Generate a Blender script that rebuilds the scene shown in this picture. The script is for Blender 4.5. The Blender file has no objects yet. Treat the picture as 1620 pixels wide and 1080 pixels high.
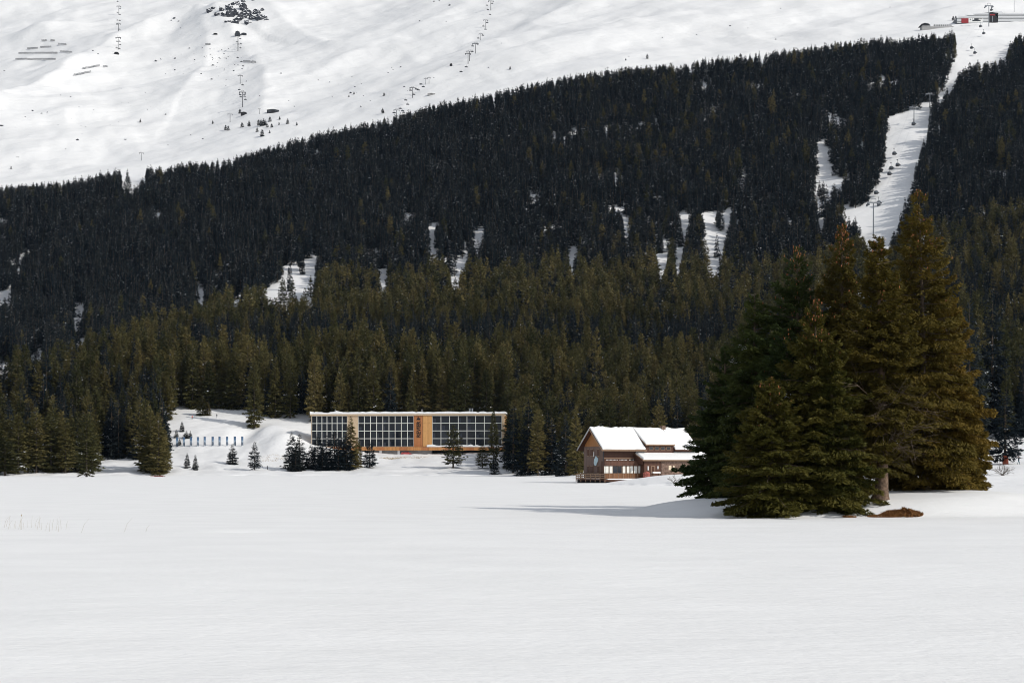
import bpy, math, random
import numpy as np
from mathutils import Vector, Matrix, Quaternion

R = math.radians
random.seed(7)
rng = np.random.default_rng(11)
scene = bpy.context.scene
C = scene.collection

# ------------------------------------------------------------------ camera, sky, sun, exposure
CAMH, F = 3.8, 2250.0                      # eye height over the ice; focal length in photo pixels
cam_d = bpy.data.cameras.new('camera')
cam_d.lens, cam_d.sensor_width = 50.0, 36.0
cam_d.shift_y = (735 - 540) / 1620.0       # shift lens: camera level, horizon at row 735 of 1080
cam_d.clip_start, cam_d.clip_end = 0.5, 12000
cam = bpy.data.objects.new('camera', cam_d)
cam.location = (0, 0, CAMH)
cam.rotation_euler = (R(90), 0, 0)
C.objects.link(cam)
scene.camera = cam

SUN = Vector((0.80, -0.36, 0.62)).normalized()
SUN_EL = math.asin(SUN.z)
SUN_AZ = math.atan2(SUN.x, SUN.y)
world = bpy.data.worlds.new('World')
scene.world = world
world.use_nodes = True
wn, wl = world.node_tree.nodes, world.node_tree.links
wn.clear()
sky = wn.new('ShaderNodeTexSky')
sky.sky_type = 'NISHITA'
sky.sun_disc = False
sky.sun_elevation = SUN_EL
sky.sun_rotation = SUN_AZ
sky.altitude = 1500
hs = wn.new('ShaderNodeHueSaturation')
hs.inputs['Saturation'].default_value = 0.30     # thin high cloud whitens the blue
bg = wn.new('ShaderNodeBackground')
bg.inputs['Strength'].default_value = 0.15
wo = wn.new('ShaderNodeOutputWorld')
wl.new(sky.outputs[0], hs.inputs['Color'])
wl.new(hs.outputs[0], bg.inputs['Color'])
wl.new(bg.outputs[0], wo.inputs['Surface'])

sun_d = bpy.data.lights.new('sun', 'SUN')
sun_d.energy = 2.6
sun_d.angle = R(0.8)
sun_d.color = (1.0, 0.95, 0.87)
sun = bpy.data.objects.new('sun', sun_d)
sun.rotation_euler = SUN.to_track_quat('Z', 'Y').to_euler()
sun.location = (300, -200, 400)
C.objects.link(sun)

vs = scene.view_settings
vs.view_transform, vs.look = 'Standard', 'None'
vs.exposure, vs.gamma = 0.22, 1.0
vs.use_curve_mapping = False
scene.cycles.max_bounces = 5
scene.cycles.volume_bounces = 0
scene.cycles.transparent_max_bounces = 8
scene.cycles.use_denoising = True
scene.cycles.denoising_prefilter = 'ACCURATE'
scene.cycles.filter_width = 1.0

# ------------------------------------------------------------------ helpers
def tag(o, label=None, cat=None, group=None, kind=None):
    if label: o['label'] = label
    if cat: o['category'] = cat
    if group: o['group'] = group
    if kind: o['kind'] = kind
    return o

def link(name, me, parent=None, loc=None):
    o = bpy.data.objects.new(name, me)
    C.objects.link(o)
    if parent is not None: o.parent = parent
    if loc is not None: o.location = loc
    return o

def empty(name, loc, rz=0.0):
    o = bpy.data.objects.new(name, None)
    o.empty_display_size = 0.5
    C.objects.link(o)
    o.location = loc
    o.rotation_euler = (0, 0, rz)
    return o

def copy_tree(o, parent=None):
    c = o.copy()
    C.objects.link(c)
    if parent is not None: c.parent = parent
    for ch in list(o.children):
        copy_tree(ch, c)
    return c

def np_mesh(name, V, faces, mats=(), midx=None, tint=None, smooth=False):
    """V (n,3); faces (m,k) with constant k"""
    V = np.asarray(V, np.float32); faces = np.asarray(faces, np.int32)
    m, k = faces.shape
    me = bpy.data.meshes.new(name)
    me.vertices.add(len(V)); me.vertices.foreach_set('co', V.ravel())
    me.loops.add(m * k); me.loops.foreach_set('vertex_index', faces.ravel())
    me.polygons.add(m)
    me.polygons.foreach_set('loop_start', np.arange(0, m * k, k, dtype=np.int32))
    for mt in mats: me.materials.append(mt)
    if midx is not None: me.polygons.foreach_set('material_index', np.asarray(midx, np.int32))
    me.polygons.foreach_set('use_smooth', np.full(m, smooth, dtype=bool))
    if tint is not None:
        a = me.attributes.new('tint', 'FLOAT', 'FACE')
        a.data.foreach_set('value', np.asarray(tint, np.float32))
    me.update(calc_edges=True)
    return me

class MB:
    """collects boxes, bars, prisms and builds ONE mesh object"""
    def __init__(s): s.v, s.f, s.m = [], [], []
    def quad(s, pts, mi=0):
        b = len(s.v); s.v += [tuple(p) for p in pts]; s.f.append(tuple(range(b, b + len(pts)))); s.m.append(mi)
    def box(s, x0, x1, y0, y1, z0, z1, mi=0):
        b = len(s.v)
        s.v += [(x0,y0,z0),(x1,y0,z0),(x1,y1,z0),(x0,y1,z0),(x0,y0,z1),(x1,y0,z1),(x1,y1,z1),(x0,y1,z1)]
        for q in ((0,3,2,1),(4,5,6,7),(0,1,5,4),(1,2,6,5),(2,3,7,6),(3,0,4,7)):
            s.f.append(tuple(b + i for i in q)); s.m.append(mi)
        return s
    def hexa(s, P, mi=0):
        b = len(s.v); s.v += [tuple(p) for p in P]
        for q in ((0,3,2,1),(4,5,6,7),(0,1,5,4),(1,2,6,5),(2,3,7,6),(3,0,4,7)):
            s.f.append(tuple(b + i for i in q)); s.m.append(mi)
        return s
    def bar(s, a, b, r0, r1=None, n=6, mi=0):
        r1 = r0 if r1 is None else r1
        a, b = Vector(a), Vector(b)
        d = (b - a).normalized()
        u = d.orthogonal().normalized(); w = d.cross(u)
        k = len(s.v)
        for p, r in ((a, r0), (b, r1)):
            for i in range(n):
                t = 2 * math.pi * i / n
                s.v.append(tuple(p + u * (r * math.cos(t)) + w * (r * math.sin(t))))
        for i in range(n):
            j = (i + 1) % n
            s.f.append((k + i, k + j, k + n + j, k + n + i)); s.m.append(mi)
        s.f.append(tuple(k + i for i in reversed(range(n)))); s.m.append(mi)
        s.f.append(tuple(k + n + i for i in range(n))); s.m.append(mi)
        return s
    def lathe(s, prof, n=12, c=(0,0,0), mi=0):
        k = len(s.v)
        for r, z in prof:
            for i in range(n):
                t = 2 * math.pi * i / n
                s.v.append((c[0] + r * math.cos(t), c[1] + r * math.sin(t), c[2] + z))
        for j in range(len(prof) - 1):
            for i in range(n):
                i2 = (i + 1) % n
                s.f.append((k + j*n + i, k + j*n + i2, k + (j+1)*n + i2, k + (j+1)*n + i)); s.m.append(mi)
        return s
    def mesh(s, name, mats):
        me = bpy.data.meshes.new(name)
        me.from_pydata(s.v, [], s.f)
        for mt in (mats if isinstance(mats, (list, tuple)) else [mats]): me.materials.append(mt)
        me.polygons.foreach_set('material_index', s.m)
        me.update()
        return me
    def build(s, name, mats, parent=None, loc=None):
        return link(name, s.mesh(name, mats), parent, loc)

_perm = {}
def perlin(x, y, seed=0):
    if seed not in _perm:
        g = np.random.default_rng(1000 + seed)
        _perm[seed] = (g.permutation(512), g.uniform(0, 2*np.pi, 512))
    p, ang = _perm[seed]
    xi, yi = np.floor(x).astype(int), np.floor(y).astype(int)
    xf, yf = x - xi, y - yi
    u, v = xf*xf*xf*(xf*(xf*6-15)+10), yf*yf*yf*(yf*(yf*6-15)+10)
    def gr(ix, iy, dx, dy):
        a = ang[p[(p[ix % 512] + iy) % 512]]
        return np.cos(a)*dx + np.sin(a)*dy
    n00, n10 = gr(xi, yi, xf, yf), gr(xi+1, yi, xf-1, yf)
    n01, n11 = gr(xi, yi+1, xf, yf-1), gr(xi+1, yi+1, xf-1, yf-1)
    return (n00*(1-u)+n10*u)*(1-v) + (n01*(1-u)+n11*u)*v
def fbm(x, y, seed=0, octv=4, gain=0.5):
    t, a, f = 0, 1.0, 1.0
    for o in range(octv):
        t = t + a*perlin(x*f + 17.3*o, y*f - 9.1*o, seed + o); a *= gain; f *= 2.03
    return t
def gsmooth(A, sig, ax):
    r = int(3*sig + 1); k = np.exp(-0.5*(np.arange(-r, r+1)/sig)**2); k /= k.sum()
    pad = [(0, 0)]*A.ndim; pad[ax] = (r, r)
    B = np.pad(A, pad, mode='edge')
    out = np.zeros_like(A)
    n = A.shape[ax]
    for i, kk in enumerate(k):
        sl = [slice(None)]*A.ndim; sl[ax] = slice(i, i+n)
        out += kk*B[tuple(sl)]
    return out
def sstep(a, b, x):
    t = np.clip((x-a)/(b-a), 0, 1); return t*t*(3-2*t)

# ------------------------------------------------------------------ materials
def new_mat(name):
    m = bpy.data.materials.new(name); m.use_nodes = True
    nt = m.node_tree
    b = nt.nodes['Principled BSDF']
    return m, nt, b
def nd(nt, typ, **kw):
    n = nt.nodes.new(typ)
    for k, v in kw.items(): setattr(n, k, v)
    return n
def plain(name, col, rough=0.6, spec=0.3, metal=0.0, var=0.12, scale=3.0, bump=0.0):
    m, nt, b = new_mat(name)
    b.inputs['Roughness'].default_value = rough
    b.inputs['Specular IOR Level'].default_value = spec
    b.inputs['Metallic'].default_value = metal
    tc = nd(nt, 'ShaderNodeTexCoord'); nz = nd(nt, 'ShaderNodeTexNoise')
    nz.inputs['Scale'].default_value = scale; nz.inputs['Detail'].default_value = 4
    nt.links.new(tc.outputs['Object'], nz.inputs['Vector'])
    rp = nd(nt, 'ShaderNodeValToRGB')
    rp.color_ramp.elements[0].position, rp.color_ramp.elements[1].position = 0.3, 0.7
    rp.color_ramp.elements[0].color = tuple(c*(1-var) for c in col) + (1,)
    rp.color_ramp.elements[1].color = tuple(min(1, c*(1+var)) for c in col) + (1,)
    nt.links.new(nz.outputs['Fac'], rp.inputs['Fac'])
    nt.links.new(rp.outputs['Color'], b.inputs['Base Color'])
    if bump:
        bp = nd(nt, 'ShaderNodeBump'); bp.inputs['Strength'].default_value = bump
        bp.inputs['Distance'].default_value = 0.05
        nt.links.new(nz.outputs['Fac'], bp.inputs['Height']); nt.links.new(bp.outputs['Normal'], b.inputs['Normal'])
    return m
def wood(name, col, var=0.3, plank=0.16, axis='X', rough=0.65):
    """boards along one axis: colour changes board by board, fine grain"""
    m, nt, b = new_mat(name)
    b.inputs['Roughness'].default_value = rough; b.inputs['Specular IOR Level'].default_value = 0.25
    tc = nd(nt, 'ShaderNodeTexCoord'); sp = nd(nt, 'ShaderNodeSeparateXYZ')
    nt.links.new(tc.outputs['Object'], sp.inputs[0])
    mul = nd(nt, 'ShaderNodeMath', operation='MULTIPLY'); mul.inputs[1].default_value = 1/plank
    nt.links.new(sp.outputs[axis], mul.inputs[0])
    fl = nd(nt, 'ShaderNodeMath', operation='FLOOR'); nt.links.new(mul.outputs[0], fl.inputs[0])
    wnz = nd(nt, 'ShaderNodeTexWhiteNoise', noise_dimensions='1D'); nt.links.new(fl.outputs[0], wnz.inputs['W'])
    nz = nd(nt, 'ShaderNodeTexNoise'); nz.inputs['Scale'].default_value = 1.3; nz.inputs['Detail'].default_value = 5
    nt.links.new(tc.outputs['Object'], nz.inputs['Vector'])
    ad = nd(nt, 'ShaderNodeMath', operation='ADD'); nt.links.new(wnz.outputs['Value'], ad.inputs[0]); nt.links.new(nz.outputs['Fac'], ad.inputs[1])
    hv = nd(nt, 'ShaderNodeMath', operation='MULTIPLY'); hv.inputs[1].default_value = 0.5; nt.links.new(ad.outputs[0], hv.inputs[0])
    rp = nd(nt, 'ShaderNodeValToRGB')
    rp.color_ramp.elements[0].position, rp.color_ramp.elements[1].position = 0.15, 0.85
    rp.color_ramp.elements[0].color = tuple(c*(1-var) for c in col) + (1,)
    rp.color_ramp.elements[1].color = tuple(min(1, c*(1+var)) for c in col) + (1,)
    nt.links.new(hv.outputs[0], rp.inputs['Fac']); nt.links.new(rp.outputs['Color'], b.inputs['Base Color'])
    return m
def foliage(name, cols, transl=0.22):
    m, nt, b = new_mat(name)
    b.inputs['Roughness'].default_value = 0.75; b.inputs['Specular IOR Level'].default_value = 0.12
    at = nd(nt, 'ShaderNodeAttribute', attribute_name='tint'); oi = nd(nt, 'ShaderNodeObjectInfo')
    m1 = nd(nt, 'ShaderNodeMath', operation='MULTIPLY'); m1.inputs[1].default_value = 0.4
    m2 = nd(nt, 'ShaderNodeMath', operation='MULTIPLY_ADD'); m2.inputs[1].default_value = 0.6
    nt.links.new(at.outputs['Fac'], m1.inputs[0]); nt.links.new(oi.outputs['Random'], m2.inputs[0]); nt.links.new(m1.outputs[0], m2.inputs[2])
    rp = nd(nt, 'ShaderNodeValToRGB')
    e = rp.color_ramp.elements
    e[0].position, e[0].color = 0.1, cols[0] + (1,)
    e[1].position, e[1].color = 0.9, cols[-1] + (1,)
    for i, c in enumerate(cols[1:-1]):
        x = e.new(0.1 + 0.8*(i+1)/(len(cols)-1)); x.color = c + (1,)
    nt.links.new(m2.outputs[0], rp.inputs['Fac']); nt.links.new(rp.outputs['Color'], b.inputs['Base Color'])
    tr = nd(nt, 'ShaderNodeBsdfTranslucent'); mx = nd(nt, 'ShaderNodeMixShader'); mx.inputs[0].default_value = transl
    nt.links.new(rp.outputs['Color'], tr.inputs['Color'])
    nt.links.new(b.outputs[0], mx.inputs[1]); nt.links.new(tr.outputs[0], mx.inputs[2])
    nt.links.new(mx.outputs[0], nt.nodes['Material Output'].inputs['Surface'])
    return m
def snow_mat(name, layers, base=(0.82, 0.82, 0.81)):
    """layers: (scale xyz, detail, bump distance m, strength)"""
    m, nt, b = new_mat(name)
    b.inputs['Roughness'].default_value = 0.6; b.inputs['Specular IOR Level'].default_value = 0.25
    tc = nd(nt, 'ShaderNodeTexCoord')
    prev = None; first = None
    for sc, det, dist, st in layers:
        mp = nd(nt, 'ShaderNodeMapping'); mp.inputs['Scale'].default_value = sc
        nz = nd(nt, 'ShaderNodeTexNoise'); nz.inputs['Scale'].default_value = 1.0; nz.inputs['Detail'].default_value = det
        nz.inputs['Distortion'].default_value = 0.3
        nt.links.new(tc.outputs['Object'], mp.inputs[0]); nt.links.new(mp.outputs[0], nz.inputs['Vector'])
        bp = nd(nt, 'ShaderNodeBump'); bp.inputs['Strength'].default_value = st; bp.inputs['Distance'].default_value = dist
        nt.links.new(nz.outputs['Fac'], bp.inputs['Height'])
        if prev: nt.links.new(prev.outputs['Normal'], bp.inputs['Normal'])
        prev = bp; first = first or nz
    nt.links.new(prev.outputs['Normal'], b.inputs['Normal'])
    rp = nd(nt, 'ShaderNodeValToRGB')
    rp.color_ramp.elements[0].position, rp.color_ramp.elements[1].position = 0.3, 0.7
    rp.color_ramp.elements[0].color = tuple(c*0.965 for c in base) + (1,)
    rp.color_ramp.elements[1].color = tuple(min(1, c*1.03) for c in base) + (1,)
    nt.links.new(first.outputs['Fac'], rp.inputs['Fac']); nt.links.new(rp.outputs['Color'], b.inputs['Base Color'])
    return m

M = {}
M['lake'] = snow_mat('lake_snow', [((0.16, 0.30, 0.3), 4, 0.12, 0.35), ((0.9, 1.9, 2), 7, 0.07, 0.7), ((3.5, 6, 4), 5, 0.03, 0.8), ((16, 22, 9), 2, 0.006, 0.5)])
M['mount'] = snow_mat('mountain_snow', [((0.006, 0.010, 0.010), 6, 6.0, 0.5), ((0.03, 0.045, 0.045), 10, 3.0, 0.9), ((0.35, 0.45, 0.45), 5, 0.25, 0.6)], base=(0.81, 0.81, 0.805))
M['snow'] = plain('snow_cap', (0.80, 0.80, 0.79), 0.6, 0.2, var=0.03, scale=1.5, bump=0.3)
M['fleck'] = plain('branch_snow', (0.78, 0.80, 0.83), 0.6, 0.2, var=0.03)
M['hero_dark'] = foliage('spruce_dark_green', [(0.024, 0.040, 0.013), (0.040, 0.056, 0.015), (0.066, 0.070, 0.016)])
M['hero_green'] = foliage('spruce_olive_green', [(0.026, 0.034, 0.009), (0.048, 0.052, 0.010), (0.082, 0.070, 0.013)])
M['hero_olive'] = foliage('spruce_brown_olive', [(0.046, 0.041, 0.009), (0.088, 0.068, 0.012), (0.150, 0.098, 0.017)])
M['olive'] = foliage('pine_olive', [(0.028, 0.034, 0.013), (0.090, 0.084, 0.030), (0.175, 0.138, 0.052)])  # pine colour, with the sunlit warmth of the low belt mixed in
M['darkf'] = foliage('forest_dark', [(0.007, 0.013, 0.017), (0.013, 0.021, 0.026), (0.032, 0.038, 0.036)])  # spruce colour, with bluish cloud shade of the upper slope mixed in
M['bark'] = plain('bark', (0.10, 0.075, 0.055), 0.9, 0.1, var=0.4, scale=6, bump=0.6)
M['bark_far'] = plain('bark_dull', (0.085, 0.070, 0.055), 0.9, 0.1, var=0.4, scale=5)
M['bark_lit'] = plain('bark_grey', (0.19, 0.15, 0.12), 0.9, 0.1, var=0.35, scale=5, bump=0.8)
M['twig'] = plain('bare_twig', (0.10, 0.075, 0.055), 0.9, 0.1, var=0.3)
M['cone'] = plain('spruce_cone', (0.24, 0.085, 0.03), 0.7, 0.2, var=0.35, scale=2)
M['drygrass'] = plain('dry_grass', (0.20, 0.095, 0.035), 0.9, 0.1, var=0.4, scale=4)
M['reed'] = plain('reed', (0.34, 0.29, 0.20), 0.9, 0.1, var=0.2)
M['rock'] = plain('rock', (0.045, 0.047, 0.054), 0.9, 0.15, var=0.6, scale=0.12, bump=0.5)
_nt = M['rock'].node_tree; _b = _nt.nodes['Principled BSDF']      # snow lying on the flatter faces of the rock
_g = nd(_nt, 'ShaderNodeNewGeometry'); _s = nd(_nt, 'ShaderNodeSeparateXYZ'); _nt.links.new(_g.outputs['Normal'], _s.inputs[0])
_n = nd(_nt, 'ShaderNodeTexNoise'); _n.inputs['Scale'].default_value = 0.22; _n.inputs['Detail'].default_value = 5; _nt.links.new(_g.outputs['Position'], _n.inputs['Vector'])
_a = nd(_nt, 'ShaderNodeMath', operation='ADD'); _nt.links.new(_s.outputs['Z'], _a.inputs[0]); _nt.links.new(_n.outputs['Fac'], _a.inputs[1])
_r = nd(_nt, 'ShaderNodeValToRGB'); _r.color_ramp.elements[0].position, _r.color_ramp.elements[1].position = 1.02, 1.12
_h = nd(_nt, 'ShaderNodeMath', operation='MULTIPLY'); _h.inputs[1].default_value = 0.8; _nt.links.new(_a.outputs[0], _h.inputs[0])
_r.color_ramp.elements[0].position, _r.color_ramp.elements[1].position = 0.83, 0.90
_nt.links.new(_h.outputs[0], _r.inputs['Fac'])
_m = nd(_nt, 'ShaderNodeMix', data_type='RGBA'); _nt.links.new(_r.outputs['Color'], _m.inputs['Factor'])
_nt.links.new(_b.inputs['Base Color'].links[0].from_socket, _m.inputs[6]); _m.inputs[7].default_value = (0.8, 0.81, 0.83, 1)
_nt.links.new(_m.outputs[2], _b.inputs['Base Color'])
M['steel'] = plain('galvanised_steel', (0.20, 0.215, 0.235), 0.55, 0.4, metal=0.3, var=0.12)
M['darksteel'] = plain('dark_steel', (0.035, 0.038, 0.044), 0.6, 0.3, var=0.15)

# ------------------------------------------------------------------ terrain tables (photo column -> ground, per depth)
PX  = [-900,-300,   0, 150, 300, 450, 600, 750, 900, 945,1050,1200,1350,1500,1620,1900,2520]
ZROW = {
 222: [-3]*10 + [-3, -2.4, -2.0, -1.4, -0.9, 0.0, 0.6],
 250: [-2.5]*8 + [-2.2, -1.9, -1.0, -0.3, 0.0, 0.5, 0.85, 1.5, 2],
 270: [-2]*8 + [-1.8, -0.9, 0.5, 1.0, 1.3, 1.7, 2.2, 2.6, 3],
 300: [-2]*8 + [-1.4, 0.15, 1.7, 2.4, 2.8, 3.3, 3.8, 4.5, 5],
 350: [-2]*8 + [-0.9, 0.6, 2.6, 3.4, 4.0, 4.7, 5.4, 6, 7],
 420: [-1.8]*8 + [-0.3, 1.2, 4.0, 5.2, 6.0, 7.4, 8.6, 9, 10],
 470: [-1.5, -1.5, -1.2, -1.2, -1.5, -1.5, -1.4, -1.2, 0.2, 2.0, 5.5, 7.0, 8.5, 10.5, 12, 13, 14],
 500: [0.8, 0.8, 0.7, 0.6, 0.15, 0.1, 0.1, 0.15, 1.2, 3.0, 7.0, 9.0, 11, 13, 15, 17, 18],
 540: [2.5, 2.5, 2.5, 2.6, 3.2, 3.6, 3.2, 3.2, 5.0, 6.0, 10, 13, 15, 18, 21, 23, 25],
 575: [5.5, 5.5, 5.5, 6.0, 9.5, 10.5, 7.6, 7.7, 10, 11, 15, 17, 20, 23, 26, 28, 30],
 600: [11, 11, 12, 13, 17.5, 16.5, 9.5, 9.5, 15, 16, 18, 20, 23, 26, 29, 32, 34]}
PROW = {
 640: [660, 660, 662, 657, 650, 654, 657, 657, 665, 665, 668, 665, 660, 655, 650, 645, 645],
 720: [640, 640, 640, 630, 620, 615, 612, 612, 620, 622, 625, 620, 608, 592, 580, 575, 570],
 850: [612, 612, 615, 592, 572, 560, 556, 554, 552, 552, 552, 545, 526, 500, 480, 470, 470],
 1000:[588, 588, 585, 560, 530, 500, 492, 488, 480, 479, 476, 478, 466, 432, 400, 390, 385],
 1100:[570, 565, 560, 535, 500, 468, 462, 462, 452, 450, 446, 450, 428, 384, 346, 330, 320],
 1200:[540, 530, 520, 490, 450, 410, 402, 398, 387, 384, 376, 370, 345, 300, 268, 250, 240],
 1400:[470, 440, 415, 390, 365, 320, 300, 275, 255, 250, 240, 225, 205, 180, 165, 150, 140],
 1600:[420, 350, 314, 297, 283, 247, 214, 174, 142, 134, 121, 107,  90,  74,  78,  64,  50]}
SIL = [400, 325, 290, 272, 258, 222, 190, 150, 118, 110, 97, 83, 66, 49, 50, 40, 20]
for d, off in ((1700, 8), (1850, -20), (2100, -65), (2500, -135), (3000, -215), (3600, -305), (4400, -385)):
    PROW[d] = [s + off for s in SIL]

COLS = np.concatenate([np.arange(-900, -120, 30), np.arange(-120, 1740, 5), np.arange(1740, 2521, 30)]).astype(float)
DEP = np.concatenate([np.arange(222, 700, 3.5), np.arange(700, 1720, 9), np.arange(1720, 3700, 11), np.arange(3700, 4401, 60)]).astype(float)
kd = sorted(list(ZROW) + list(PROW))
rows = []
for d in kd:
    vals = ZROW[d] if d in ZROW else [CAMH + (735 - p)/F*d for p in PROW[d]]
    rows.append(np.interp(COLS, PX, vals))
rows = np.array(rows)
Z = np.empty((len(DEP), len(COLS)))
for j in range(len(COLS)): Z[:, j] = np.interp(DEP, kd, rows[:, j])
Z = gsmooth(gsmooth(Z, 7, 1), 3.0, 0)
U = (COLS - 810)/F
XX = U[None, :]*DEP[:, None]; YY = np.repeat(DEP[:, None], len(COLS), 1)

def cast_tab(px, py):
    col = np.array([np.interp(px, COLS, Z[i]) for i in range(len(DEP))])
    pyd = 735 - F*(col - CAMH)/DEP
    for i in range(1, len(DEP)):
        if pyd[i] <= py < pyd[i-1] and col[i] > -0.5:
            t = (pyd[i-1]-py)/(pyd[i-1]-pyd[i]); y = DEP[i-1] + t*(DEP[i]-DEP[i-1])
            return ((px-810)/F*y, y, CAMH + (735-py)/F*y)
    return None
def seg_dist(poly):
    """distance to a world polyline and signed side (+ = right of travel)"""
    best = np.full(XX.shape, 1e9); side = np.zeros(XX.shape)
    for (ax, ay, _), (bx, by, _) in zip(poly[:-1], poly[1:]):
        dx, dy = bx-ax, by-ay; L2 = dx*dx+dy*dy + 1e-9
        t = np.clip(((XX-ax)*dx + (YY-ay)*dy)/L2, 0, 1)
        d = np.hypot(XX-ax-t*dx, YY-ay-t*dy)
        s = np.sign((XX-ax)*dy - (YY-ay)*dx)
        k = d < best; best[k] = d[k]; side[k] = s[k]
    return best, side
def ridge(pix, A, wl_, wr_):
    poly = [q for q in (cast_tab(*p) for p in pix) if q]
    d, s = seg_dist(poly)
    return A*np.exp(-d/np.where(s > 0, wr_, wl_))
def knob(px, py, A, w):
    q = cast_tab(px, py)
    return A*np.exp(-((XX-q[0])**2 + (YY-q[1])**2)/(2*w*w))
ADD = np.zeros_like(Z)
ADD += ridge([(-80, 235), (60, 165), (130, 118), (185, 85), (250, 66), (310, 52), (345, 58)], 42, 160, 110)
ADD += ridge([(310, 55), (330, 85), (322, 120), (285, 170)], 16, 45, 70)
ADD += ridge([(340, 60), (390, 90), (420, 130), (415, 180)], 16, 60, 60)
ADD += knob(70, 66, 32, 55) + knob(105, 72, 12, 40)
ADD += ridge([(430, 200), (560, 150), (680, 115), (800, 60), (930, 0)], 14, 70, 110)
ADD += ridge([(480, 130), (600, 75), (720, 25)], 12, 90, 60)
ADD += ridge([(800, 110), (950, 60), (1120, 25), (1300, 5)], 9, 60, 80)
ADD += ridge([(400, 30), (470, 60), (520, 80)], 14, 60, 60)
far = sstep(1620, 1900, YY)
rot = lambda a: (XX*math.cos(a) + YY*math.sin(a), -XX*math.sin(a) + YY*math.cos(a))
ra, rb = rot(0.5)
ADD = ADD*far + far*(24*fbm(ra/560, rb/300, 3, 4) + 4.0*fbm(XX/150, YY/170, 9, 2) + 1.5*fbm(XX/34, YY/42, 13, 3) - 5.0*np.abs(fbm(ra/80, rb/260, 17, 3)))
near = sstep(480, 560, YY)
ADD += near*(1-far)*(0.5 + 2.5*sstep(640, 1000, YY))*fbm(XX/45, YY/45, 21, 3)
# hummocks of the shore bank left of the hotel
def bump_at(px, dep, A, wx, wy):
    x0 = (px-810)/F*dep
    return A*np.exp(-((XX-x0)/wx)**2 - ((YY-dep)/wy)**2)
ADD += bump_at(420, 600, 2.6, 5, 12) + bump_at(445, 602, 2.0, 5, 12) + bump_at(450, 584, 3.2, 8, 18) + bump_at(476, 592, 1.2, 4, 10) + bump_at(390, 600, -2.0, 6, 20)
ADD += sstep(466, 482, YY)*sstep(540, 510, YY)*0.8*fbm(XX/13, YY/13, 44, 3)
ADD += sstep(500, 530, YY)*sstep(625, 600, YY)*(0.75*fbm(XX/9, YY/9, 41, 4) + 0.35*np.abs(perlin(XX/3.2, YY/3.2, 47)))
ADD += bump_at(850, 488, 1.0, 9, 12) + bump_at(1040, 278, 0.9, 10, 10) + bump_at(1085, 268, 1.0, 9, 9)
ADD += sstep(225, 260, YY)*(1-near)*0.18*fbm(XX/14, YY/14, 33, 3)
Z = Z + ADD
Z[YY < 560] = np.where(Z[YY < 560] < -0.3, -2.5, Z[YY < 560])

# ice sheet height: island mound of the big spruces, soft drifts
IS = (27.0, 112.0)
def lake_z(x, y):
    x = np.asarray(x, float); y = np.asarray(y, float)
    e = ((x-27.0)/17.5)**2 + ((y-113.5)/11.0)**2
    z = 1.15*sstep(1.35, 0.30, e*(1 + 0.25*perlin(x/7, y/7, 50)))
    z = z + 0.55*np.exp(-((x-38)/13)**2 - ((y-118)/10)**2)
    z = z + 0.12*fbm(x/24, y/17, 60, 3) + 0.025*fbm(x/5, y/1.6, 66, 3)*np.exp(-np.abs(y)/140)
    z = z + 0.20*np.exp(-((x-58)/14)**2 - ((y-150)/40)**2)
    z = z - 0.22*np.exp(-((x+15.4)/1.7)**2 - ((y-81)/1.2)**2) + 0.10*np.exp(-((x+16.5)/3)**2 - ((y-80)/1.2)**2)
    xr, yr = x*0.97 + y*0.24, y*0.97 - x*0.24                 # short wind-carved crust ridges
    z = z + 0.13*np.maximum(0, perlin(xr/4.2, yr/1.15, 71) - 0.26)*np.exp(-np.abs(y-30)/70)
    for i in range(24):                                    # shallow line of old footprints
        f = i/23; tx, ty = -22 + 16.2*f + 0.25*math.sin(i*2.3), 122.5 - 14.5*f*f + 0.3*math.cos(i*1.7)
        z = z - 0.085*np.exp(-((x-tx)/0.42)**2 - ((y-ty)/0.35)**2)
    return z
def tab(u_px, y):
    j = np.clip(np.searchsorted(COLS, u_px) - 1, 0, len(COLS)-2); i = np.clip(np.searchsorted(DEP, y) - 1, 0, len(DEP)-2)
    a = np.clip((u_px - COLS[j])/(COLS[j+1]-COLS[j]), 0, 1); b = np.clip((y - DEP[i])/(DEP[i+1]-DEP[i]), 0, 1)
    return (Z[i, j]*(1-a)+Z[i, j+1]*a)*(1-b) + (Z[i+1, j]*(1-a)+Z[i+1, j+1]*a)*b
def gz(x, y):
    x = np.asarray(x, float); y = np.asarray(y, float)
    up = x/np.maximum(y, 1)*F + 810
    zm = np.where(y > DEP[0], tab(up, np.maximum(y, DEP[0])), -9)
    return np.maximum(np.where(y < 620, lake_z(x, y), -9), zm)
_ys = np.concatenate([np.arange(20, 700, 0.5), np.arange(700, 4500, 2.0)])
def cast(px, py):
    """world ground point seen at photo pixel (px, py)"""
    x = (px-810)/F*_ys
    pyd = 735 - F*(gz(x, _ys) - CAMH)/_ys
    k = np.nonzero(pyd <= py)[0]
    i = k[0] if len(k) else len(_ys)-1
    y = float(_ys[i]); xx = (px-810)/F*y
    return Vector((xx, y, float(gz(xx, y))))
def at(px, dep):
    x = (px-810)/F*dep
    return Vector((x, dep, float(gz(x, dep))))

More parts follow.
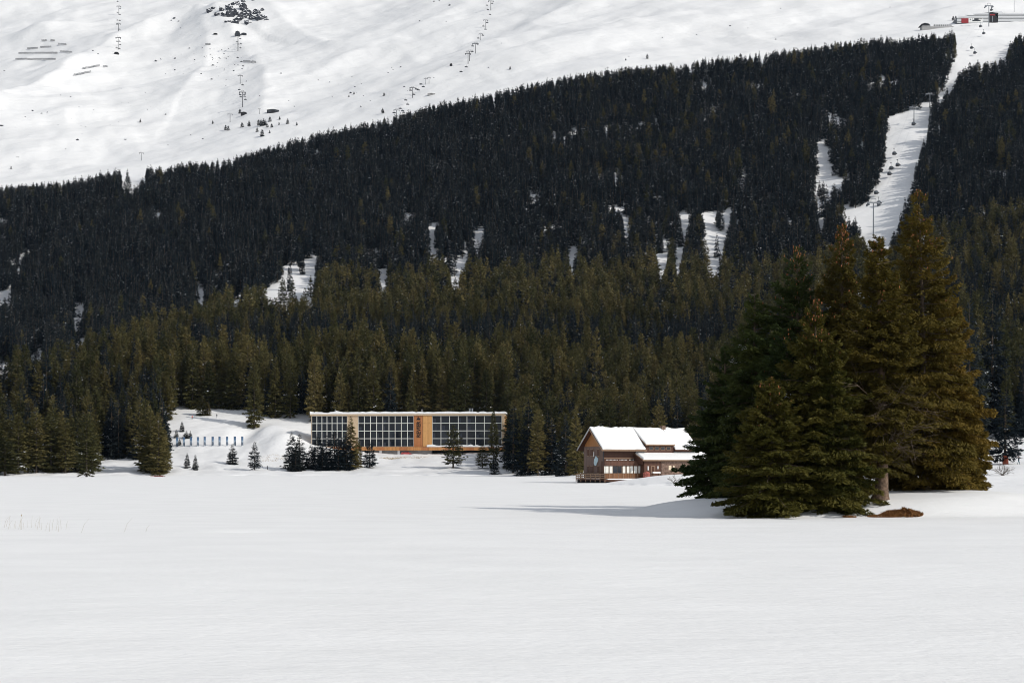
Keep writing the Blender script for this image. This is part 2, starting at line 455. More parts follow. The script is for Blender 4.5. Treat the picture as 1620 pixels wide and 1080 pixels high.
# snow covered lake: one sheet reaching well beyond the frame
def spaced(a, fine0, fine1, b, s, g):
    mid = list(np.arange(fine0, fine1, s)); lo, x, st = [], fine0, s
    while x > a: st *= g; x -= st; lo.append(x)
    hi, x, st = [], mid[-1], s
    while x < b: st *= g; x += st; hi.append(x)
    return np.array(lo[::-1] + mid + hi)
lx = spaced(-900, -48, 66, 900, 0.42, 1.06); ly = spaced(-600, 18, 135, 620, 0.42, 1.05)
GX, GY = np.meshgrid(lx, ly)
GZ = lake_z(GX, GY)
def grid_faces(nr, nc):
    i = np.arange(nr*nc).reshape(nr, nc)
    return np.stack([i[:-1, :-1], i[:-1, 1:], i[1:, 1:], i[1:, :-1]], -1).reshape(-1, 4)
tag(link('snow_covered_lake', np_mesh('snow_covered_lake', np.stack([GX, GY, GZ], -1).reshape(-1, 3), grid_faces(*GX.shape), [M['lake']], smooth=True)), kind='structure')
tag(link('mountain', np_mesh('mountain', np.stack([XX, YY, Z], -1).reshape(-1, 3), grid_faces(*Z.shape), [M['mount']], smooth=True)), kind='structure')

# ------------------------------------------------------------------ conifers
def nrm(a): return a/np.maximum(np.linalg.norm(a, axis=-1, keepdims=True), 1e-9)
def conifer(seed, H, Rd, nb, cards, shape='spruce', t0=0.06, clen=0.3, cw=0.4, psnow=0.0, lean=(0, 0), droop=0.25, up=0.5, low=-0.3, jit=0.3, hang=0.5, twigs=0.42, nj=0.38):
    """returns card vertices, faces, per-face tint, per-face snow flag, branch axes"""
    g = np.random.default_rng(seed)
    t = np.sort(t0 + (1-t0)*(1 - (1-g.random(nb))**0.80)*0.985)
    if shape == 'spruce': prof = (1-t)**0.82*np.minimum(1, 0.55 + (t-t0)/0.22)
    elif shape == 'column': prof = (1-t)**0.50*np.minimum(1, 0.45 + (t-t0)/0.25)
    elif shape == 'old': prof = (0.16 + 0.84*np.minimum(1, (1-t)/0.62))*np.minimum(1, (1-t)/0.06)*np.minimum(1, 0.6 + (t-t0)/0.2)
    else: prof = (1-t)**0.62*np.minimum(1, 0.5 + (t-t0)/0.3)
    az = np.arange(nb)*2.39996 + g.normal(0, 0.5, nb)
    L = Rd*prof*g.uniform(1-jit*1.3, 1+jit*0.6, nb)*(1 + 0.16*np.sin(az*2 + seed)) + 0.02*H*(1-t) + 0.1
    pit = low + (up-low)*t**1.4 + g.normal(0, 0.10, nb)
    h = np.stack([np.cos(az), np.sin(az), np.zeros(nb)], 1)
    sd = np.stack([-np.sin(az), np.cos(az), np.zeros(nb)], 1)
    base = np.stack([lean[0]*H*t*t, lean[1]*H*t*t, t*H], 1)
    cnt = np.maximum(3, (cards*L/L.sum()).astype(int) + 1)
    bi = np.repeat(np.arange(nb), cnt); n = len(bi)
    s = 0.12 + 0.88*g.random(n)**0.75
    def axis(i, s):
        z = s*np.sin(pit[i]) - droop*s*s*(1-t[i]) + droop*0.55*s**3
        return base[i] + L[i][:, None]*((s*np.cos(pit[i]))[:, None]*h[i] + z[:, None]*np.array([0, 0, 1.0]))
    tl = twigs*L[bi]*(1.02-s)**0.6
    r = g.random(n)*np.where(g.random(n) < 0.5, -1, 1)
    p = axis(bi, s) + (r*tl)[:, None]*sd[bi] + (np.abs(r)*tl*0.45)[:, None]*h[bi]
    p[:, 2] -= np.abs(r)*tl*0.30 + g.random(n)*clen*hang
    fwd = nrm(h[bi]*0.9 + sd[bi]*(r*1.3)[:, None] + g.normal(0, 0.35, (n, 3)) + np.array([0, 0, -1.0])*(hang*g.random(n)*1.4)[:, None] + np.array([0, 0, 1.0])*(0.9*t[bi]**3)[:, None])
    wv = nrm(np.cross(fwd, nrm(np.array([0, 0, 1.0]) + g.normal(0, nj, (n, 3)))))
    bs = g.random(nb) < psnow*3
    snow = bs[bi] & (g.random(n) < 0.45) & (np.abs(fwd[:, 2]) < 0.75) & (s > 0.35)
    ln = clen*g.uniform(0.6, 1.35, n)*np.where(snow, 0.5, 1)*(0.55 + 0.45*np.minimum(1, L[bi]/(0.5*Rd))); w = ln*cw*g.uniform(0.7, 1.3, n)
    a = p - fwd*(ln*0.35)[:, None]; b = p + fwd*(ln*0.65)[:, None]
    mid = p + fwd*(ln*0.05)[:, None]
    l = mid + wv*(w*0.5)[:, None]; q = mid - wv*(w*0.5)[:, None]
    l[:, 2] -= 0.12*ln; q[:, 2] -= 0.12*ln
    V = np.stack([a, l, b, q], 1).reshape(-1, 3)
    Fc = np.arange(4*n).reshape(n, 4)
    bt = g.random(nb)
    tint = np.clip(0.55*bt[bi] + 0.25*g.random(n) + 0.20*s, 0, 1)
    return V, Fc, tint, snow, (base, axis, L, t, az, nb)
def trunk_geo(H, r, lean=(0, 0), n=7, top=0.97, flare=0.25, z0=-0.8, kink=0.0):
    V, Fq = [], []
    zs = [z0/H, 0.0, 0.015, 0.04, 0.1, 0.3, 0.6, top]
    for k, t in enumerate(zs):
        rr = r*max(0.03, 1-t)*(1 + flare*math.exp(-max(0, t)*H/0.6)*1.6)
        tt = max(t, 0)
        for i in range(n):
            a = 2*math.pi*i/n
            V.append((lean[0]*H*tt*tt + kink*math.exp(-tt*H/1.6) + rr*math.cos(a)*(1+0.08*math.sin(3*a)), lean[1]*H*tt*tt + rr*math.sin(a), t*H))
    for k in range(len(zs)-1):
        for i in range(n):
            j = (i+1) % n
            Fq.append((k*n+i, k*n+j, (k+1)*n+j, (k+1)*n+i))
    return np.array(V), np.array(Fq)

class Asset: pass
def tree_asset(name, fol, bark, H, r, **kw):
    V, Fc, tint, snow, ax = conifer(H=H, **kw)
    tv, tf = trunk_geo(H, r)
    A = Asset(); A.H = H; A.R = kw['Rd']
    A.crown = np_mesh(name + '_crown', V, Fc, [fol, M['fleck']], snow.astype(int), tint)
    A.trunk = np_mesh(name + '_trunk', tv, tf, [bark], smooth=True)
    JV = np.concatenate([V, tv]); JF = np.concatenate([Fc, tf + len(V)])
    A.joined = np_mesh(name + '_joined', JV, JF, [fol, M['fleck'], bark],
                       np.concatenate([snow.astype(int), np.full(len(tf), 2)]), np.concatenate([tint, np.zeros(len(tf))]))
    return A
NEAR, FAR = {}, {}
NEAR['olive'] = [tree_asset('olive%d' % i, M['olive'], M['bark_far'], 24, 0.30, seed=100+i, Rd=[3.6, 3.1, 4.0, 3.4][i], nb=190, cards=2600, shape=['column', 'spruce', 'column', 'round'][i],
                 t0=[0.05, 0.02, 0.10, 0.03][i], clen=1.05, cw=0.42, psnow=0.010, hang=0.35, up=0.8, low=-0.15) for i in range(4)]
NEAR['dark'] = [tree_asset('dark%d' % i, M['darkf'], M['bark'], 24, 0.30, seed=200+i, Rd=[3.3, 2.9, 3.9, 3.5][i], nb=190, cards=2600, shape=['spruce', 'spruce', 'round', 'spruce'][i],
                t0=[0.02, 0.03, 0.08, 0.02][i], clen=1.0, cw=0.38, psnow=[0.02, 0.035, 0.006, 0.012][i], hang=0.6) for i in range(4)]
FAR['olive'] = [tree_asset('far_olive%d' % i, M['olive'], M['bark_far'], 22, 0.28, seed=300+i, Rd=[3.3, 2.8, 3.7, 3.0][i], nb=90, cards=620, shape=['column', 'spruce', 'round', 'column'][i],
                t0=0.08, clen=1.5, cw=0.40, psnow=[0.004, 0.012, 0.004, 0.02][i], hang=0.35, up=0.8, low=-0.1) for i in range(4)]
FAR['dark'] = [tree_asset('far_dark%d' % i, M['darkf'], M['bark'], 22, 0.28, seed=400+i, Rd=[2.7, 2.3, 3.1, 2.5, 2.9][i], nb=90, cards=620, shape=['spruce', 'spruce', 'round', 'spruce', 'spruce'][i],
               t0=[0.05, 0.08, 0.14, 0.05, 0.2][i], clen=1.4, cw=0.36, psnow=[0.07, 0.01, 0.02, 0.11, 0.006][i], hang=0.6) for i in range(5)]

def put_tree(A, loc, H, wid, rz, name='spruce_tree'):
    """an Empty at the foot that parents trunk and crown; H height, wid crown width in metres"""
    e = empty(name, loc, rz)
    sx = wid/(2.0*A.R*0.95); e.scale = (sx, sx, H/A.H)
    link('trunk', A.trunk, e); link('crown', A.crown, e)
    return e

# --- forest layout: jittered grid over the slopes, clearings where the photograph shows snow
def inpoly(px, py, poly):
    r = np.zeros(px.shape, bool); n = len(poly)
    for i in range(n):
        x0, y0 = poly[i]; x1, y1 = poly[(i+1) % n]
        if y0 == y1: continue
        c = ((y0 > py) != (y1 > py)) & (px < (x1-x0)*(py-y0)/(y1-y0) + x0)
        r ^= c
    return r
CLEAR = [
 [(1518,40),(1610,30),(1606,58),(1588,62),(1568,80),(1545,90),(1526,98),(1514,96),(1512,60)],
 [(1513,94),(1532,97),(1520,106),(1511,122),(1506,140),(1498,141),(1505,116)], [(1488,146),(1495,145),(1491,157),(1484,159)], [(163,739),(198,734),(214,749),(163,752)],
 [(1408,190),(1425,182),(1440,175),(1470,172),(1470,190),(1462,215),(1450,245),(1448,270),(1440,290),(1430,320),(1415,360),(1402,400),(1398,418),(1385,395),(1368,378),(1355,352),(1360,335),(1380,320),(1388,300),(1395,280),(1402,260),(1400,240),(1405,215)],
 [(1297,225),(1310,222),(1308,245),(1316,275),(1312,300),(1305,320),(1303,355),(1297,355),(1297,330),(1290,310),(1290,295),(1298,285),(1293,250)],
 [(1111,340),(1120,342),(1129,370),(1138,375),(1149,330),(1157,330),(1151,360),(1143,400),(1140,430),(1122,430),(1125,400),(1116,375)],
 [(412,466),(430,455),(450,445),(453,422),(465,420),(470,432),(500,425),(498,460),(490,472),(470,465),(450,468),(425,472)],
 [(599,425),(610,425),(614,445),(606,466),(600,450)], [(716,425),(724,413),(740,400),(740,412),(731,425),(724,452),(714,457)],
 [(750,365),(765,362),(760,380),(752,392)], [(680,360),(688,360),(688,372),(680,372)], [(681,387),(688,387),(687,400),(680,400)],
 [(902,392),(911,390),(909,425),(902,428)], [(988,345),(995,345),(994,370),(988,372)],
 [(1050,382),(1058,380),(1056,410),(1050,436),(1040,436),(1048,410)], [(1079,350),(1088,350),(1076,432),(1068,436)],
 [(-9,462),(18,463),(16,470),(-9,479)], [(120,486),(133,484),(128,496),(120,495)], [(118,545),(128,538),(137,545),(130,553),(118,552)],
 [(45,573),(55,560),(70,551),(68,564),(50,575)], [(-9,574),(22,579),(20,587),(-9,590)], [(315,460),(325,458),(322,478),(314,488)], [(366,475),(378,475),(376,492),(370,492)],
 [(193,284),(230,276),(228,284),(210,293),(193,296)], [(1589,398),(1600,394),(1597,430),(1588,440)], [(26,418),(34,418),(33,428),(27,428)],
 [(272,652),(300,646),(330,650),(360,650),(395,654),(398,676),(410,668),(440,663),(486,660),(487,690),(455,700),(440,748),(270,748)],
 [(1566,684),(1580,676),(1584,700),(1578,735),(1565,735)]]
gs = 5.3
gx, gy = np.meshgrid(np.arange(-760, 760, gs), np.arange(486, 1640, gs))
gx = (gx + rng.uniform(-0.48, 0.48, gx.shape)*gs).ravel(); gy = (gy + rng.uniform(-0.48, 0.48, gy.shape)*gs).ravel()
gpx = gx/gy*F + 810
k = (gpx > -130) & (gpx < 1750); gx, gy, gpx = gx[k], gy[k], gpx[k]
gzz = gz(gx, gy)
# front edge of the forest, per photo column
edge = np.interp(gpx, [-130, 0, 255, 275, 300, 400, 410, 480, 490, 800, 806, 925, 940, 1080, 1200, 1480, 1620, 1750],
                      [ 492, 494, 500, 630, 648, 650, 612, 615, 622, 622, 494, 486, 470, 450, 440, 430, 430, 430])
gH = np.where(gy < 620, 20, np.where(gy < 790, 25, np.where(gy < 1120, 22, 19.0)))
gH = gH*np.clip(1 + 0.19*rng.normal(size=len(gx)) + 0.42*fbm(gx/50, gy/50, 70, 2), 0.45, 1.6)
gH = np.where((gy < 536) & (gpx < 275), 20.5*np.clip(1 + 0.16*rng.normal(size=len(gx)), .6, 1.3), gH)
gH = np.where((gpx > 1420) & (gy < 900), gH*1.25, gH)
k = (gy > edge) & (gzz > 0.3)
k &= ~((gy < 600) & (gpx > 275) & (gpx < 480))
dens = fbm(gx/38, gy/38, 80, 2)
k &= ~((dens > np.where(gy > 1120, 0.34, 0.38)) & (gy > 700))
k &= rng.random(len(gx)) < np.where((gy > 1092) & (gy < 1122), 0.35, np.where((gy > 742) & (gy < 768), 0.5, np.where(gy > 1100, 0.97, 0.92)))
k &= ~((gpx < 275) & (gy > 532) & (gy < 562))
k &= ~((gpx < 275) & (gy < 540) & (rng.random(len(gx)) < 0.3))
gx, gy, gpx, gzz, gH = [a[k] for a in (gx, gy, gpx, gzz, gH)]
gby = 735 - F*(gzz - CAMH)/gy; ghp = F*gH/gy; gty = gby - ghp
# tree line of the photograph
sil = np.interp(gpx, [-130, 0, 60, 100, 130, 200, 230, 262, 280, 300, 330, 420, 500, 600, 700, 800, 900, 1000, 1060, 1070, 1130, 1250, 1350, 1400, 1430, 1500, 1516, 1520, 1590, 1600, 1620, 1750],
                     [305, 292, 288, 285, 276, 262, 258, 265, 256, 250, 256, 232, 206, 186, 158, 138, 116, 102, 99, 104, 88, 74, 62, 52, 58, 46, 40, 98, 92, 58, 48, 40])
sil = sil - 3 + 14*np.abs(fbm(gpx/17, gy/40, 77, 2)) + np.abs(rng.normal(0, 4.0, len(gpx)))
bad = gty < sil
shrink = bad & (gby - sil > 13) & (rng.random(len(gx)) < 0.5)
gH = np.where(shrink, (gby - sil)*gy/F, gH); ghp = F*gH/gy; gty = gby - ghp
k = ~bad | shrink
hw = F*2.0/gy
for pi_, poly in enumerate(CLEAR):
    P_ = np.array(poly)
    box = (gpx > P_[:, 0].min()-15) & (gpx < P_[:, 0].max()+15) & (gby > P_[:, 1].min()-2) & (gty < P_[:, 1].max()+2) & k
    idx = np.nonzero(box)[0]
    hit = np.zeros(len(idx), bool)
    for fr in np.linspace(0, 0.92 if pi_ in (0, 1, 4) or len(poly) > 9 else 0.84, 12):
        for off in (-1, 0, 1):
            hit |= inpoly(gpx[idx] + off*hw[idx]*(1-fr), gby[idx] - ghp[idx]*fr, poly)
    leave = rng.random(len(idx)) < (0.0 if pi_ < 5 or pi_ > len(CLEAR)-3 else 0.045)
    k[idx[hit & ~leave]] = False
gx, gy, gpx, gzz, gH, gby, ghp, gty = [a[k] for a in (gx, gy, gpx, gzz, gH, gby, ghp, gty)]
# species mix also paints sun and cloud shade: olive pines low, dark spruce above
mixn = fbm(gx/70, gy/70, 90, 3)
polive = np.where(gy < 745, 0.88, np.where(gy < 850, 0.18, np.where(gy < np.interp(gpx, [-130, 0, 150, 300, 450, 600], [770, 790, 900, 1010, 1080, 1096]), 0.80, np.where(gpx > 850, 0.07, 0.015)))) + np.where(gy < 1096, 0.35, 0.12)*mixn  # the middle dark band stands in for shaded gaps between belts
polive = np.where(gpx > 1400, polive*0.7, polive)
k_front = (gpx < 275) & (gy < 540)
polive = np.where(k_front, 1.2, polive)
polive = np.where((gpx < 275) & (gy > 540) & (gy < 660), 0.5, polive)
golive = rng.random(len(gx)) < polive
gw = (0.35*gH + 0.65*20)*rng.uniform(0.26, 0.40, len(gx))*np.where(golive, 1.05, 0.92)
grz = rng.uniform(0, 6.28, len(gx))
# visible share of each tree, nearest first, to choose the individuals
hor = np.full(1900, 2000.0)
hero_sil = np.interp(np.arange(1900), [1068, 1072, 1095, 1130, 1190, 1240, 1265, 1325, 1390, 1408, 1430, 1455, 1475, 1505, 1520, 1545, 1560, 1562], [2000, 775, 640, 560, 470, 400, 380, 345, 390, 410, 370, 295, 360, 440, 560, 640, 760, 2000])
hor = np.minimum(hor, hero_sil)
hor[490:798] = np.minimum(hor[490:798], 655)
vis = np.zeros(len(gx))
for i in np.argsort(gy):
    if gpx[i] < 0 or gpx[i] > 1620: continue
    w = max(1.5, F*gw[i]/gy[i]*0.5)
    a, b = int(max(0, gpx[i]-w)), int(min(1619, gpx[i]+w))+1
    cc = np.arange(a, b); top = gby[i] - ghp[i]*np.clip(1.05-np.abs(cc-gpx[i])/w, 0, 1)
    vis[i] = np.maximum(0, np.minimum(hor[a:b], gby[i]) - top).sum()
    hor[a:b] = np.minimum(hor[a:b], top)
N_IND = 225
ind = np.argsort(-vis)[:N_IND]
is_ind = np.zeros(len(gx), bool); is_ind[ind] = True

def forest_label(px, dep, olive, H, w):
    kind = ('tall ' if H > 27 else ('low ' if H < 19 else '')) + ('slim ' if w < 0.26*H else ('broad ' if w > 0.36*H else '')) + ('olive brown conifer' if olive else 'dark green spruce')
    if dep < 612 and px < 275:
        z = 'in the shore wood at the left edge' if px < 90 else ('in the middle of the left shore wood' if px < 180 else 'in the shore wood beside the blue banners')
        z += ', front row' if dep < 512 else ', second row'
    elif dep < 640 and 800 < px < 930: z = 'in the thicket on the shore between hotel and chalet'
    elif px > 1400: z = 'behind the big spruces at the right edge'
    elif px > 1000: z = 'between chalet roof and island spruces'
    elif px > 905: z = 'behind the chalet gable'
    elif px > 800: z = 'just right of the hotel'
    elif px > 684: z = 'above the right wing of the hotel'
    elif px > 566: z = 'above the middle of the hotel'
    elif px > 480: z = 'above the left end of the hotel'
    elif px > 380: z = 'just left of the hotel roof'
    elif px > 270: z = 'at the forest edge above the blue banners'
    else: z = 'above the left shore wood'
    if dep > 700: z += ', higher up'
    return kind + ' ' + z
labs = {i: forest_label(gpx[i], gy[i], golive[i], gH[i], gw[i]) for i in ind}
same = {}
for i in ind: same.setdefault(labs[i], []).append(i)
ORD = ['leftmost', 'second from the left', 'third from the left', 'fourth from the left', 'fifth from the left', 'sixth from the left', 'seventh from the left', 'eighth from the left', 'ninth from the left']
final = dict(labs)
for l_, mem in same.items():
    mem = sorted(mem, key=lambda q: gpx[q])
    if len(mem) == 2: names = ['left one', 'right one']
    elif len(mem) == 3: names = ['left one', 'middle one', 'right one']
    elif 3 < len(mem) <= 9: names = ORD[:len(mem)-1] + ['rightmost']
    else: continue
    for q, n_ in zip(mem, names):
        if len((l_ + ', ' + n_).split()) <= 16: final[q] = l_ + ', ' + n_
for i in ind:
    kind = 'olive' if golive[i] else 'dark'
    A = NEAR[kind][int(rng.integers(0, 4))]
    e = put_tree(A, (gx[i], gy[i], gzz[i]-0.15), gH[i], gw[i], grz[i], 'pine_tree' if golive[i] else 'spruce_tree')
    lab = forest_label(gpx[i], gy[i], golive[i], gH[i], gw[i])
    tag(e, final[i], 'tree', 'conifers ' + lab.split('conifer ' if golive[i] else 'spruce ')[1].split(',')[0])

# the rest of the forest: one object, instanced
assets = bpy.data.collections.new('forest_assets')
lst = [('o%d' % i, a) for i, a in enumerate(FAR['olive'])] + [('p%d' % i, a) for i, a in enumerate(FAR['dark'])] \
    + [('q%d' % i, a) for i, a in enumerate(NEAR['olive'])] + [('r%d' % i, a) for i, a in enumerate(NEAR['dark'])]
for nm, a in lst:
    assets.objects.link(bpy.data.objects.new(nm, a.joined))
rest = np.nonzero(~is_ind)[0]
idx = np.where(golive[rest], rng.integers(0, 4, len(rest)), 4 + rng.integers(0, 5, len(rest)))
nearsel = gy[rest] < 900
idx = np.where(nearsel, np.where(golive[rest], 9 + rng.integers(0, 4, len(rest)), 13 + rng.integers(0, 4, len(rest))), idx)
me = bpy.data.meshes.new('forest')
me.vertices.add(len(rest))
me.vertices.foreach_set('co', np.stack([gx[rest], gy[rest], gzz[rest]-0.15], 1).astype(np.float32).ravel())
a = me.attributes.new('pick', 'INT', 'POINT'); a.data.foreach_set('value', idx.astype(np.int32))
AH = np.array([x.H for _, x in lst]); AR = np.array([x.R for _, x in lst])
sx = gw[rest]/(2*0.95*AR[idx]); sz = gH[rest]/AH[idx]
a = me.attributes.new('scl', 'FLOAT_VECTOR', 'POINT'); a.data.foreach_set('vector', np.stack([sx, sx, sz], 1).astype(np.float32).ravel())
a = me.attributes.new('rot', 'FLOAT_VECTOR', 'POINT'); a.data.foreach_set('vector', np.stack([rng.normal(0, 0.02, len(rest)), rng.normal(0, 0.02, len(rest)), grz[rest]], 1).astype(np.float32).ravel())
me.update()
fo = tag(link('forest', me), 'dense dark conifer forest covering the steep mountainside', 'forest', kind='stuff')
ng = bpy.data.node_groups.new('forest_points', 'GeometryNodeTree')
ng.interface.new_socket('Geometry', in_out='INPUT', socket_type='NodeSocketGeometry')
ng.interface.new_socket('Geometry', in_out='OUTPUT', socket_type='NodeSocketGeometry')
gi, go = ng.nodes.new('NodeGroupInput'), ng.nodes.new('NodeGroupOutput')
ci = ng.nodes.new('GeometryNodeCollectionInfo'); ci.inputs['Collection'].default_value = assets
ci.inputs['Separate Children'].default_value = True; ci.inputs['Reset Children'].default_value = True
iop = ng.nodes.new('GeometryNodeInstanceOnPoints'); iop.inputs['Pick Instance'].default_value = True
def named(nm, ty):
    n = ng.nodes.new('GeometryNodeInputNamedAttribute'); n.data_type = ty; n.inputs['Name'].default_value = nm
    return n.outputs['Attribute']
ng.links.new(gi.outputs[0], iop.inputs['Points']); ng.links.new(ci.outputs[0], iop.inputs['Instance'])
ng.links.new(named('pick', 'INT'), iop.inputs['Instance Index'])
er = ng.nodes.new('FunctionNodeEulerToRotation')
ng.links.new(named('rot', 'FLOAT_VECTOR'), er.inputs[0]); ng.links.new(er.outputs[0], iop.inputs['Rotation'])
ng.links.new(named('scl', 'FLOAT_VECTOR'), iop.inputs['Scale'])
ng.links.new(iop.outputs[0], go.inputs[0])
md = fo.modifiers.new('forest', 'NODES'); md.node_group = ng
print('FOREST', len(rest), 'individual', len(ind))

# ------------------------------------------------------------------ the clump of big spruces on the island
M['bark_hero'] = plain('spruce_bark', (0.125, 0.085, 0.06), 0.9, 0.1, var=0.45, scale=5, bump=0.9)
def hero_tree(px, dep, top, Rd, fol, seed, label, shape='spruce', t0=0.03, cards=26000, nb=380, trunk_r=0.38, cones=0, lean=(0, 0), psnow=0.004, **kw):
    p = at(px, dep)
    H = CAMH + (735-top)/F*dep - p.z
    e = empty('spruce_tree', (p.x, p.y, p.z))
    tag(e, label, 'tree', 'big spruces on the snowy island')
    V, Fc, tint, snow, (base, axis, L, t, az, n) = conifer(seed, H, Rd, nb, cards, shape=shape, t0=t0, clen=0.40, cw=0.40, psnow=psnow, lean=lean, **kw)
    link('crown', np_mesh('hero_crown', V, Fc, [fol, M['fleck']], snow.astype(int), tint), e)
    tv, tf = trunk_geo(H, trunk_r, lean, n=14, flare=0.35, kink=-0.25 if trunk_r > 0.44 else 0)
    link('trunk', np_mesh('hero_trunk', tv, tf, [M['bark_hero'] if trunk_r > .44 else M['bark']], smooth=True), e)
    # limbs: thin three-sided branches out to 70 percent of each bough
    i = np.arange(n); rings = []
    for s, rr in ((0.0, 0.045), (0.35, 0.03), (0.75, 0.012)):
        c = axis(i, np.full(n, s)); r = rr*(0.4 + L/Rd)
        for a in (0, 2.094, 4.189):
            off = np.stack([-np.sin(az)*np.cos(a), np.cos(az)*np.cos(a), np.full(n, np.sin(a))], 1)*r[:, None]
            rings.append(c + off)
    BV = np.concatenate(rings); q = []
    for k in (0, 1):
        for a in range(3):
            q.append(np.stack([i + (k*3+a)*n, i + (k*3+(a+1) % 3)*n, i + (k*3+3+(a+1) % 3)*n, i + (k*3+3+a)*n], 1))
    tag(link('branches', np_mesh('hero_branches', BV, np.concatenate(q), [M['bark']]), e), kind='stuff')
    if cones:
        g = np.random.default_rng(seed + 5)
        w = np.where(t > 0.62, (t-0.55)**0.7, 0.02); bi = g.choice(n, cones, p=w/w.sum())
        c = axis(bi, g.uniform(0.45, 1.0, cones)) + g.normal(0, 0.12, (cones, 3)); c[:, 2] -= 0.12
        l = g.uniform(0.16, 0.26, cones)[:, None]; rr = l*0.24
        vs_, z = [], np.array([0, 0, 1.0])
        vs_.append(c + z*l*0.5)
        for a in (0, 2.09, 4.19): vs_.append(c + np.stack([np.cos(a)*rr[:, 0], np.sin(a)*rr[:, 0], 0*rr[:, 0]], 1))
        vs_.append(c - z*l*0.6)
        CV = np.stack(vs_, 1).reshape(-1, 3); o = (np.arange(cones)*5)[:, None]
        CF = np.concatenate([o + np.array(f) for f in ((0,1,2),(0,2,3),(0,3,1),(4,2,1),(4,3,2),(4,1,3))])
        tag(link('cones', np_mesh('hero_cones', CV, CF, [M['cone']]), e), kind='stuff')
    return e
hero_tree(1463, 118, 293, 3.7, M['hero_olive'], 501, 'tallest brown olive spruce at the right of the island clump, with a loose ragged top', shape='old', t0=0.05, cards=46000, nb=330, trunk_r=0.36, cones=90, lean=(-0.02, 0), up=0.35, hang=0.9, droop=0.35, jit=0.55, psnow=0.0015)
hero_tree(1332, 113, 345, 5.0, M['hero_olive'], 502, 'olive spruce in the middle of the island clump, its top full of orange cones', cards=44000, nb=340, t0=0.05, cones=300, up=0.4, hang=0.8, jit=0.55, psnow=0.002)
thick = hero_tree(1398, 107, 366, 3.7, M['hero_olive'], 503, 'spruce whose thick bare trunk shows at the foot of the island clump', shape='round', cards=40000, nb=280, t0=0.18, trunk_r=0.46, cones=90, lean=(-0.03, 0), up=0.3, hang=0.8, jit=0.5, psnow=0.003)
hero_tree(1262, 115, 384, 5.6, M['hero_dark'], 504, 'dark green spruce left of the middle of the island clump, with cones round its top', cards=50000, nb=380, cones=160, psnow=0.004, jit=0.55, hang=0.7)
hero_tree(1290, 105.5, 470, 4.5, M['hero_green'], 505, 'green spruce at the front of the island clump with a thin cone-hung top', cards=50000, nb=380, t0=0.0, cones=170, low=-0.2, jit=0.55, hang=0.75, psnow=0.0015)
hero_tree(1147, 118, 542, 3.7, M['hero_dark'], 506, 'lowest dark spruce at the far left of the island clump above the chalet roof', cards=36000, nb=300, t0=0.01, psnow=0.010, low=-0.2, jit=0.5)
hero_tree(1194, 115, 455, 4.8, M['hero_dark'], 507, 'dark snow-flecked spruce second from the left of the island clump', cards=48000, nb=360, t0=0.01, psnow=0.010, jit=0.5, hang=0.7)
hero_tree(1218, 103.5, 598, 4.1, M['hero_green'], 508, 'small green spruce standing foremost in the island clump', cards=42000, nb=300, t0=0.0, cones=80, low=-0.15, shape='round', jit=0.45, psnow=0.001)
hero_tree(1244, 109, 520, 4.2, M['hero_dark'], 513, 'dark green spruce right behind the small foremost one in the island clump', cards=40000, nb=300, t0=0.0, cones=40, low=-0.2, shape='round', jit=0.4, psnow=0.004)
hero_tree(1526, 121, 600, 2.3, M['hero_olive'], 509, 'short bushy spruce at the right end of the island clump', shape='column', cards=26000, nb=220, t0=0.0, low=-0.35, hang=0.8, jit=0.45, psnow=0.001)
hero_tree(1424, 121, 420, 3.7, M['hero_olive'], 510, 'olive spruce hidden behind the thick trunk of the island clump', shape='column', cards=32000, nb=260, t0=0.05, hang=0.8, jit=0.5, psnow=0.002)
hero_tree(1496, 119.5, 460, 2.9, M['hero_olive'], 511, 'drooping olive spruce between the tallest tree and the right end of the clump', shape='old', cards=32000, nb=260, t0=0.03, hang=0.9, jit=0.5, psnow=0.001)
hero_tree(1316, 104.5, 560, 2.5, M['hero_green'], 512, 'low green spruce filling the foot of the clump left of the thick trunk', shape='round', cards=32000, nb=240, t0=0.0, low=-0.3, jit=0.45, psnow=0.001)

# dead lower limbs of the tree with the thick trunk
mb = MB(); g = random.Random(77)
def dead(a, d, l, r, lev):
    b = a + d*l*0.5; d2 = (d + Vector((0, 0, g.uniform(-.05, .3)))).normalized(); c_ = b + d2*l*0.5
    mb.bar(a, b, r, r*0.8, 3); mb.bar(b, c_, r*0.8, r*0.4, 3)
    if lev:
        for _ in range(4):
            dd = (d + Vector((g.gauss(0, .55), g.gauss(0, .45), g.gauss(-.05, .4)))).normalized()
            dead(a.lerp(c_, g.uniform(.35, .95)), dd, l*g.uniform(.35, .6), r*0.5, lev-1)
for i in range(15):
    az = -math.pi/2 + g.gauss(0, .75); z = g.uniform(2.6, 8.0)
    dead(Vector((-.03*z*z/22, 0, z)), Vector((math.cos(az), math.sin(az)*1.1, g.uniform(-.25, .35))).normalized(), g.uniform(2.6, 4.6), .032, 2)
tag(mb.build('dead_limbs', M['twig'], thick), kind='stuff')

